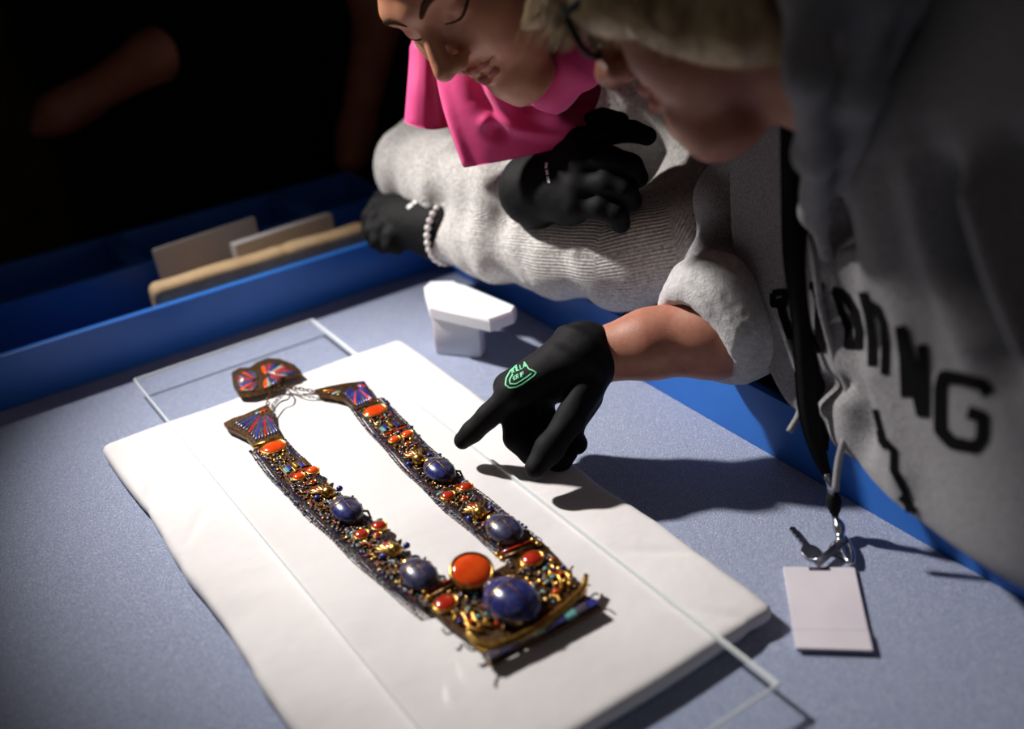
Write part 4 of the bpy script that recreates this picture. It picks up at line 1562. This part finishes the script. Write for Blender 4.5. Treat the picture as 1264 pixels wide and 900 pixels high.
def bead(c, r_, m_):
    v = [c + np.array(q) * r_ for q in ((1, 0, 0), (.31, .95, 0), (-.81, .59, 0), (-.81, -.59, 0), (.31, -.95, 0), (0, 0, 1), (0, 0, -1))]
    bead_mb[m_].add(v, [(i, (i + 1) % 5, 5) for i in range(5)] + [((i + 1) % 5, i, 6) for i in range(5)])


for ln in (strapL, strapR):
    cpts = catmull(np.array(ln), 90)
    dd = np.gradient(cpts, axis=0)
    dd /= np.linalg.norm(dd, axis=1)[:, None]
    nn = np.stack([dd[:, 1], -dd[:, 0]], 1)
    left = cpts - nn * .0145
    right = cpts + nn * .0145
    mv, mf = [], []
    for i in range(90):
        for q, z in ((left[i], ZG), (left[i], ZG + .0026), (right[i], ZG + .0026), (right[i], ZG)):
            mv.append((q[0], q[1], z))
    for i in range(89):
        for k in range(4):
            l = (k + 1) % 4
            mf.append((i * 4 + k, i * 4 + l, (i + 1) * 4 + l, (i + 1) * 4 + k))
    mf += [(3, 2, 1, 0), (89 * 4, 89 * 4 + 1, 89 * 4 + 2, 89 * 4 + 3)]
    mesh_ob('strap_mount', mv, mf, 'gold_dark', nk_, False)
    s = np.concatenate([[0], np.cumsum(np.linalg.norm(np.diff(cpts, axis=0), axis=1))])
    for side in (-1, 1):
        for row in range(5):
            off = .0125 + row * .00205
            pos = .002
            while pos < s[-1] - .002:
                c = np.array([np.interp(pos, s, cpts[:, i]) for i in (0, 1)])
                n2 = np.array([np.interp(pos, s, nn[:, i]) for i in (0, 1)])
                wob = .0008 * math.sin(pos * 70 + row + side)
                q = c + n2 * side * (off + wob)
                m_ = random.choices(('bead_dark', 'bead_blue', 'bead_red', 'bead_teal'), (4, 3, 2.0, 1.6))[0]
                r_ = random.uniform(.0010, .0014)
                bead(np.array([q[0], q[1], ZG + .0018 + (.0012 if row < 3 else .0) + random.uniform(0, .0008)]), r_, m_)
                if row == 4 and random.random() < .05:
                    bead(np.array([q[0], q[1], ZG + .004]), .0023, 'bead_blue')
                pos += r_ * 2.15
for k, mb in bead_mb.items():
    o = mb.build('beads', k, nk_, False)
    o['kind'] = 'stuff'

# crowded little cells filling the mounts between the large stones
fil = {k: MB() for k in ('gold', 'gold_dark', 'carnelian_dark', 'lapis_dull', 'turquoise', 'bead_dark')}
def cell(x, y, z, m_, scale=1.0):
    a = random.uniform(0, 3.14)
    ca, sa = math.cos(a), math.sin(a)
    fil[m_].dome((x, y, z), (random.uniform(.0018, .0042) * scale, random.uniform(.0009, .0018) * scale, .0018), np.array([[ca, sa, 0], [-sa, ca, 0], [0, 0, 1]]), 8, 3, -.5)


for ln in (strapL, strapR):
    cpts = catmull(np.array(ln), 120)
    for q in cpts[2:]:
        for k in range(5):
            cell(q[0] + random.uniform(-.0125, .0125), q[1], ZG + .003, random.choices(list(fil), (2.2, 6, .8, 2, .5, 3))[0], 1.1)
for k in range(230):
    u_, v_ = random.random(), random.random()
    px_ = 540 + 140 * u_ + 50 * (v_ - .1) 
    py_ = 742 - 56 * u_ + 46 * (v_ - .1)
    q = E2(px_, py_, ZG + .004)
    cell(q[0], q[1], ZG + .0042, random.choices(list(fil), (4, 4, 1.2, 1.2, 1.2, 2))[0], 1.2)
for k, mb in fil.items():
    mb.build('filigree', k, nk_, True)['kind'] = 'stuff'

# left strap fittings
def strap_set(q):
    o1, pan, two, sm, fe, hd, sc, rd, fe2, hd2, sc2 = q
    c = E2(*o1)
    oval(o1[0], o1[1], .0145, .0122)
    inlay(pan[0], pan[1], .0145, .0095, .0016, 'gold_dark', 0, ZG + .0032)
    for i, m_ in enumerate(('turquoise', 'inlay_blue', 'gold', 'gold', 'inlay_blue', 'gold_dark')):
        b = E2(pan[0], pan[1], ZG + .0046)
        MB().box((b[0] - .0105 + i * .0042, b[1] + .0035 * math.sin(i * 2.4), ZG + .0046), (.0020, .0048, .0018), bev=.0004).build('inlay', m_, nk_)
    b = E2(pan[0], pan[1], ZG + .0046)
    for dx in (-.009, .001, .009):
        MB().box((b[0] + dx, b[1] - .0098, ZG + .004), (.0038, .0013, .0012), bev=.0004).build('inlay', 'carnelian_dark', nk_)
    for t_ in two:
        oval(t_[0], t_[1], .0072, .0070, h=.0046)
    oval(sm[0], sm[1], .0038, .0034, 'carnelian_dark', h=.003)
    feathers(fe[0], fe[1], 7, 2.0, .020, .0029, ('gold_dark', 'gold', 'carnelian_dark', 'gold', 'gold_dark', 'gold'), 0.0)
    ball(hd[0], hd[1], .0072)
    scarab(sc[0], sc[1], .045, .0305, .0108, ('lapis_dull', 'lapis'))
    for t_ in rd[:2]:
        oval(t_[0], t_[1], .0078, .0076, 'carnelian_dark', h=.0046)
    oval(rd[2][0], rd[2][1], .0042, .0038, 'carnelian_dark', h=.003)
    b = E2(rd[0][0], rd[0][1])
    b2 = E2(rd[1][0], rd[1][1])
    for w_, s in ((b, -1), (b2, 1)):
        MB().dome((w_[0] + s * .004, w_[1] + .0085, ZG + .004), (.0046, .0022, .002), None, 10, 3, -.5).build('feather', 'turquoise', nk_, True)
    feathers(fe2[0], fe2[1], 7, 2.0, .021, .003, ('gold_dark', 'gold', 'gold', 'carnelian_dark', 'gold', 'gold_dark'), 0.0)
    ball(hd2[0], hd2[1], .0076)
    scarab(sc2[0], sc2[1], .047, .0325, .0115, ('lapis_dull', 'lapis_dull'))
    for w_ in (hd, hd2):
        bb = E2(*w_)
        for s in (-1, 1):
            MB().dome((bb[0] + s * .0125, bb[1] - .001, ZG + .0045), (.0035, .0035, .0032), None, 10, 4, -.5).build('side_stone', 'inlay_blue', nk_, True)


strap_set([(338, 553), (365, 577), [(369, 590), (386, 582)], (386, 596), (402, 610), (405, 609), (427, 626), [(446, 661), (468, 650), (466, 661)], (486, 683), (487, 680), (517, 706)])
strap_set([(463, 508), (483, 527), [(487, 544), (503, 537)], (503, 549), (518, 566), (517, 568), (542, 577), [(553, 613), (575, 602), (573, 617)], (594, 634), (592, 634), (622, 650)])

# pectoral plate
plate = [E2(x, y, ZG + .002) for x, y in ((516, 738), (556, 716), (578, 722), (640, 690), (668, 668), (690, 690), (712, 722), (722, 736), (600, 804), (578, 790), (548, 768))]
MB().prism(plate, ZG, ZG + .0035, .0008).build('pectoral_plate', 'gold_dark', nk_)
for (a, b, m_, w_) in (((530, 738), (572, 716), 'gold_dark', .0022), ((524, 732), (566, 711), 'carnelian_dark', .0016), ((620, 690), (664, 672), 'gold_dark', .0022), ((614, 685), (658, 667), 'carnelian_dark', .0016)):
    z = ZG + .0055
    p0, p1 = E2(*a, z), E2(*b, z)
    MB().tube([(p0[0], p0[1], z), (p1[0], p1[1], z)], w_, 8).build('bar', m_, nk_, True)
    for q in (p0, p1):
        MB().dome((q[0], q[1], z), (.003, .003, .003), None, 10, 6, -.9).build('bar_end', 'gold', nk_, True)
oval(550, 746, .0115, .0105, 'carnelian_dark', ZG + .0045, .3, .0052)
oval(657, 691, .0115, .0105, 'carnelian_dark', ZG + .0045, .3, .0052)
# sun disc tipped towards the viewer
tl = np.array([[1, 0, 0], [0, math.cos(.28), math.sin(.28)], [0, -math.sin(.28), math.cos(.28)]])
oval(582, 705, .0198, .0190, 'carnelian', ZG + .010, 0, .005, lift=.004, tilt=tl)
cd = E2(583, 708, ZG + .006)
MB().tube([(cd[0], cd[1], ZG + .002), (cd[0], cd[1], ZG + .0125)], [.010, .014], 14).build('disc_holder', 'gold', nk_, True)
cd = E2(577, 724, ZG + .006)
MB().box((cd[0], cd[1], ZG + .0055), (.0075, .0016, .003), bev=.0006).build('disc_foot', 'gold', nk_)
scarab(632, 736, .062, .047, .0195, ('lapis', 'lapis'), 'lapis_dull', -.04, .009, -.05)
# side figures: cobra and seated ape picked out in gold cells
for (ox, oy, mir) in ((590, 768, 1), (688, 716, -1)):
    c = E2(ox, oy, ZG + .004)
    z = ZG + .0058
    g = lambda x, y, zz=0: (c[0] + mir * x, c[1] + y, z + zz)
    for k, (pts_, r_) in enumerate((([(-.015, .012), (-.011, .017), (-.006, .016), (-.007, .008), (-.010, 0), (-.008, -.008), (-.002, -.014)], .0017),
                                    ([(-.003, .014), (.001, .009), (-.002, .001), (.001, -.007), (.006, -.013)], .0019),
                                    ([(.004, .013), (.008, .006), (.006, -.001), (.009, -.008), (.013, -.012)], .0016))):
        MB().tube(catmull([g(*q) for q in pts_], 18), r_, 7, flat=1.2).build('figure_line', ('gold', 'gold', 'gold_dark')[k], nk_, True)
    for (x, y, r_, m_) in ((-.013, .008, .0026, 'inlay_blue'), (-.0055, .011, .0024, 'inlay_blue'), (-.0055, .002, .0022, 'carnelian'), (.0025, .003, .0026, 'turquoise'), (.0045, -.006, .003, 'gold'),
                           (.010, .001, .0026, 'turquoise'), (.0115, -.0135, .0034, 'carnelian'), (-.003, -.007, .0022, 'gold'), (.001, .016, .0026, 'turquoise'), (-.012, -.004, .002, 'gold')):
        MB().dome(g(x, y, .0005), (r_, r_ * .9, r_ * .8), None, 10, 4, -.5).build('cell_stone', m_, nk_, True)
# boat: curved gold hull, then the jointed inlaid bar
hull = [E2(x, y, ZG + .006) for x, y in ((578, 786), (596, 800), (630, 794), (665, 776), (700, 750), (718, 732), (724, 716))]
hz = [.011, .0075, .0065, .0065, .0065, .0075, .011]
MB().tube(catmull([(q[0], q[1], ZG + z) for q, z in zip(hull, hz)], 30), [.0024 + .0022 * math.sin(math.pi * i / 29) for i in range(30)], 9, flat=1.25).build('boat_hull', 'gold', nk_, True)
hull2 = [E2(x, y, ZG + .004) for x, y in ((592, 804), (632, 800), (668, 782), (704, 756), (724, 738))]
MB().tube(catmull([(q[0], q[1], ZG + .0045) for q in hull2], 24), .0022, 8, flat=1.2).build('boat_keel', 'gold_dark', nk_, True)
ba, bb = E2(602, 812, ZG + .006), E2(736, 742, ZG + .006)
bd = bb - ba
for i, m_ in enumerate(('bead_dark', 'lapis_dull', 'lapis', 'inlay_blue', 'turquoise', 'lapis_dull', 'lapis', 'turquoise', 'bead_dark', 'inlay_blue')):
    s0, s1 = i / 10, (i + .96) / 10
    c = ba + bd * (s0 + s1) / 2
    u = bd / np.linalg.norm(bd)
    hw_ = np.linalg.norm(bd) * (s1 - s0) / 2
    MB().box((c[0], c[1], ZG + .0052), (hw_, .0034, .0028), np.array([[u[0], u[1], 0], [-u[1], u[0], 0], [0, 0, 1]]), bev=.0006).build('bar_inlay', m_, nk_)
c = (ba + bb) / 2 + [0, -.0015]
u = bd / np.linalg.norm(bd)
MB().box((c[0], c[1], ZG + .0016), (np.linalg.norm(bd) / 2 + .001, .0046, .0016), np.array([[u[0], u[1], 0], [-u[1], u[0], 0], [0, 0, 1]]), bev=.0006).build('bar_tray', 'gold_dark', nk_)
for s in (.1, .5, .9):
    q = ba + bd * s
    MB().tube([(q[0], q[1] + .001, ZG), (q[0], q[1], ZG + .0085)], .0014, 8).build('bar_stud', 'gold_dark', nk_, True)
for pts_ in (((696, 716), (701, 708), (708, 703)), ((716, 728), (724, 722), (722, 714)), ((590, 800), (582, 804), (574, 800)), ((560, 778), (552, 784), (546, 780)), ((604, 818), (596, 822), (592, 826)), ((726, 738), (734, 734), (738, 738))):
    MB().tube(catmull([(*E2(x, y, ZG + .005), ZG + .003 + .003 * k) for k, (x, y) in enumerate(pts_)], 8), .0009, 6).build('wire_end', 'gold_dark', nk_, True)

# shoulder pieces and counterpoise, flat plates with feather inlay
def plaque(name, outline, fan, th=.0055):
    po = [E2(x, y, ZG + .004) for x, y in outline]
    o = MB().prism(po, ZG, ZG + th, .0008).build(name, 'gold_dark', nk_)
    for (x, y, ang, L, w, m_) in fan:
        c = E2(x, y, ZG + th)
        d = np.array([math.cos(ang), math.sin(ang), 0])
        MB().dome((c[0], c[1], ZG + th), (L * 1.15, w * 1.45, .0014), np.array([d, [-d[1], d[0], 0], [0, 0, 1]]), 10, 3, -.3).build('inlay', m_, o, True)
    return o


def fan(org, ends, mats, s0=.3, w=.0017):
    out_ = []
    for k, e_ in enumerate(ends):
        a_ = np.array(org) + (np.array(e_) - np.array(org)) * s0
        b_ = np.array(org) + (np.array(e_) - np.array(org)) * .93
        wa_, wb_ = E2(*a_, ZG + .0055), E2(*b_, ZG + .0055)
        d = wb_ - wa_
        c_ = (a_ + b_) / 2
        out_.append((c_[0], c_[1], math.atan2(d[1], d[0]), np.linalg.norm(d) / 2 / 1.15, w, mats[k % len(mats)]))
    return out_


def along(pts_, n):
    pts_ = np.array(pts_, float)
    s_ = np.concatenate([[0], np.cumsum(np.linalg.norm(np.diff(pts_, axis=0), axis=1))])
    return [tuple(np.interp(x, s_, pts_[:, i]) for i in (0, 1)) for x in np.linspace(0, s_[-1], n)]


pl_l = fan((326, 508), along([(283, 526), (304, 538), (314, 549), (346, 538), (338, 524)], 19), ('lapis_dull', 'bead_dark', 'inlay_blue', 'bead_dark', 'lapis_dull', 'carnelian_dark'), .14, .0019)
pl_l += [(318 + i * 5, 510 - i * 1.6, .5, .0032, .0019, ('turquoise', 'carnelian', 'carnelian_dark')[i]) for i in range(3)]
plaque('shoulder_piece', [(276, 523), (287, 517), (300, 513), (330, 500), (336, 507), (337, 520), (342, 532), (348, 539), (313, 552), (304, 540), (290, 533), (281, 529)], pl_l)
c0, c1 = E2(312, 552), E2(348, 540)
MB().tube([(c0[0], c0[1], ZG + .004), (c1[0], c1[1], ZG + .004)], .0026, 8).build('end_bar', 'gold', nk_, True)
pl_r = fan((438, 476), along([(424, 489), (433, 498), (441, 505), (464, 496), (458, 485), (452, 474)], 19), ('inlay_blue', 'lapis', 'inlay_blue', 'lapis_dull', 'inlay_blue', 'carnelian'), .2)
pl_r += fan((432, 480), along([(394, 483), (404, 487), (414, 489)], 4), ('gold', 'carnelian_dark', 'turquoise'), .4)
plaque('shoulder_piece', [(388, 482), (404, 478), (424, 474), (450, 471), (455, 478), (462, 490), (468, 498), (440, 507), (432, 499), (424, 493), (408, 489), (394, 487)], pl_r)
cp = fan((318, 470), along([(310, 484), (295, 485), (289, 474), (288, 463), (298, 458), (310, 457)], 15), ('bead_dark', 'carnelian_dark', 'lapis_dull', 'gold_dark', 'carnelian', 'inlay_blue', 'bead_dark'), .12, .0027)
cp += fan((330, 464), along([(324, 450), (334, 446), (348, 448), (364, 454), (370, 460), (352, 465), (344, 475), (328, 481)], 22), ('carnelian', 'lapis_dull', 'carnelian_dark', 'bead_dark', 'inlay_blue', 'gold_dark', 'turquoise'), .12, .0027)
plaque('counterpoise', [(286, 462), (296, 456), (308, 456), (318, 449), (330, 444), (346, 445), (364, 452), (372, 460), (362, 464), (350, 467), (344, 477), (326, 483), (308, 487), (295, 487), (288, 476)], cp, .007)
# cords and links joining them
def link_chain(pts_, n):
    c = catmull([(*E2(x, y, ZG + .004), ZG + .0035) for x, y in pts_], n)
    for i in range(n):
        d = c[min(i + 1, n - 1)] - c[max(i - 1, 0)]
        d /= np.linalg.norm(d)
        s = np.cross(d, [0, 0, 1.0]) if i % 2 else np.array([0, 0, 1.0])
        ring = [c[i] + d * math.cos(a) * .0034 + s * math.sin(a) * .0022 for a in np.linspace(0, 2 * math.pi, 12, endpoint=False)]
        MB().tube(ring, .0008, 5, True).build('chain_link', 'gold_dark', nk_, True)


link_chain([(332, 502), (330, 493), (334, 486), (341, 480)], 7)
link_chain([(346, 478), (358, 478), (372, 480), (388, 483)], 10)
for pts_ in (((350, 478), (358, 484), (356, 492), (346, 496), (338, 506), (334, 512)), ((352, 476), (364, 482), (376, 486), (392, 486))):
    MB().tube(catmull([(*E2(x, y, ZG + .003), ZG + .0025) for x, y in pts_], 20), .0011, 6).build('tie_cord', 'bead_dark', nk_, True)

# ------------------------------------------------------------------ lanyard with keys and badge
ly = thing('lanyard', 'black neck lanyard hanging over the sweatshirt with clip and keys', 'lanyard', T(1036, 660, 0.0))
lr = [[(962, 120, .86), (976, 120, .86), (990, 120, .86)], [(963, 190, .885), (976, 190, .88), (989, 190, .885)], [(964, 260, .91), (980, 260, .905), (996, 260, .91)], [(966, 320, .925), (983, 320, .92), (1001, 318, .925)],
      [(976, 390, .945), (990, 392, .94), (1005, 392, .945)], [(980, 450, .955), (993, 452, .95), (1006, 452, .955)], [(985, 510, .965), (999, 512, .96), (1012, 510, .965)], [(1000, 558, .975), (1010, 560, .972), (1020, 556, .975)], [(1016, 590, .982), (1021, 591, .98), (1027, 589, .982)]]
cloth('strap', lr, 9, 60, [], 'lanyard_black', ly, .0016, .0006, 5)
cloth('strap', [[(q[0] + 10 + i * .4, q[1], q[2] + .012) for q in r_] for i, r_ in enumerate(lr[:7])] + [[(q[0] + 3, q[1], q[2] + .004) for q in lr[7]]], 9, 50, [], 'lanyard_black', ly, .0014, .0006, 6)
MB().tube(pp([(1020, 584, .981), (1028, 612, .985)]), [.0045, .0045], 12, flat=.7).build('crimp', 'steel', ly, True)
MB().tube(catmull(pp([(1027, 609, .985), (1029, 618, .988), (1030, 626, .99), (1031, 636, .993)]), 8), [.0045, .006, .007, .0072, .0068, .006, .005, .003], 12).build('sleeve', 'lanyard_black', ly, True)
p0 = P(1031, 638, .995)
MB().dome(p0, (.0036, .0036, .0036), None, 12, 8, -.95).build('swivel_ball', 'steel', ly, True)
sw = catmull([p0, T(1036, 652, .012), T(1037, 664, .008), T(1038, 672, .006)], 12)
MB().tube(sw, [.002, .0034, .005, .006, .006, .0054, .0044, .004, .0046, .005, .0046, .0036], 10).build('swivel', 'steel', ly, True)
hook = [T(x, y, .0055) for x, y in ((1038, 660), (1046, 668), (1052, 682), (1052, 694), (1046, 692), (1041, 682), (1037, 672))]
MB().tube(catmull(hook, 26), .0026, 8).build('hook', 'steel', ly, True)
ringc = T(1034, 676, .005)
MB().tube([ringc + np.array([math.cos(a) * .007, math.sin(a) * .007, .002 * math.sin(a * 2)]) for a in np.linspace(0, 2 * math.pi, 20, endpoint=False)], .0009, 6, True).build('split_ring', 'steel', ly, True)
ca_, cb_ = T(1036, 672, .007), T(1008, 697, .007)
cdv = (cb_ - ca_) / np.linalg.norm(cb_ - ca_)
cA = np.array([cdv, np.cross([0, 0, 1], cdv), [0, 0, 1]])
MB().box((ca_ + cb_) / 2, (np.linalg.norm(cb_ - ca_) / 2, .0034, .0016), cA, bev=.0006).build('badge_clip', 'steel', ly)

# keys
def make_key(name, label, tip, bow, rot=0.0):
    a, b = T(*tip, .0025), T(*bow, .0025)
    d = (b - a); L = np.linalg.norm(d); d /= L
    n_ = np.cross([0, 0, 1.0], d)
    k = thing(name, label, 'key', (a + b) / 2 - [0, 0, .0025])
    q = lambda x, y: a + d * x + n_ * y
    teeth = [q(0, 0), q(.002, .0032), q(L * .62, .0032), q(L * .62, -.0034)]
    xs = np.linspace(L * .58, .003, 9)
    for i, x in enumerate(xs):
        teeth.append(q(x, -.0032 + (.0016 if i % 2 else 0)))
    MB().prism([w[:2] for w in teeth], .0014, .0036).build('blade', 'steel', k)
    rg = [q(L * .80 + math.cos(t_) * L * .22, math.sin(t_) * .0095) for t_ in np.linspace(0, 2 * math.pi, 18, endpoint=False)]
    MB().prism([w[:2] for w in rg], .0012, .0038, .0006).build('bow', 'steel', k)
    return k


make_key('key', 'steel key pointing away from the white badge on the felt', (976, 651), (1008, 690))
k2 = make_key('key', 'steel key lying under the lanyard clip beside the badge', (1048, 692), (1028, 676))

bg_ = thing('badge_holder', 'blank white badge card clipped to the lanyard, lying on the felt', 'badge', T(1020, 750, 0))
cr = [T(967, 698, .005), T(1055, 699, .005), T(1077, 803, .003), T(983, 800, .003)]
MB().prism([q[:2] for q in cr], .0006, .0038, .0004).build('card', 'card_white', bg_)
lo_ = [T(978.6, 778, .0045), T(1072, 779, .0045), T(1077.5, 804, .0045), T(982.6, 801, .0045)]
MB().prism([q[:2] for q in lo_], .0036, .0056, .0003).build('pocket_lip', 'card_white', bg_)
MB().prism([q[:2] for q in (T(978, 776.3, .0045), T(1071.5, 777.3, .0045), T(1072, 779, .0045), T(978.6, 778, .0045))], .0036, .0044).build('seam', 'cord', bg_)
sl_ = [T(998, 700, .0042), T(1024, 700, .0042), T(1025, 704, .0042), T(999, 704, .0042)]
MB().prism([q[:2] for q in sl_], .0036, .0042).build('slot', 'bead_dark', bg_)
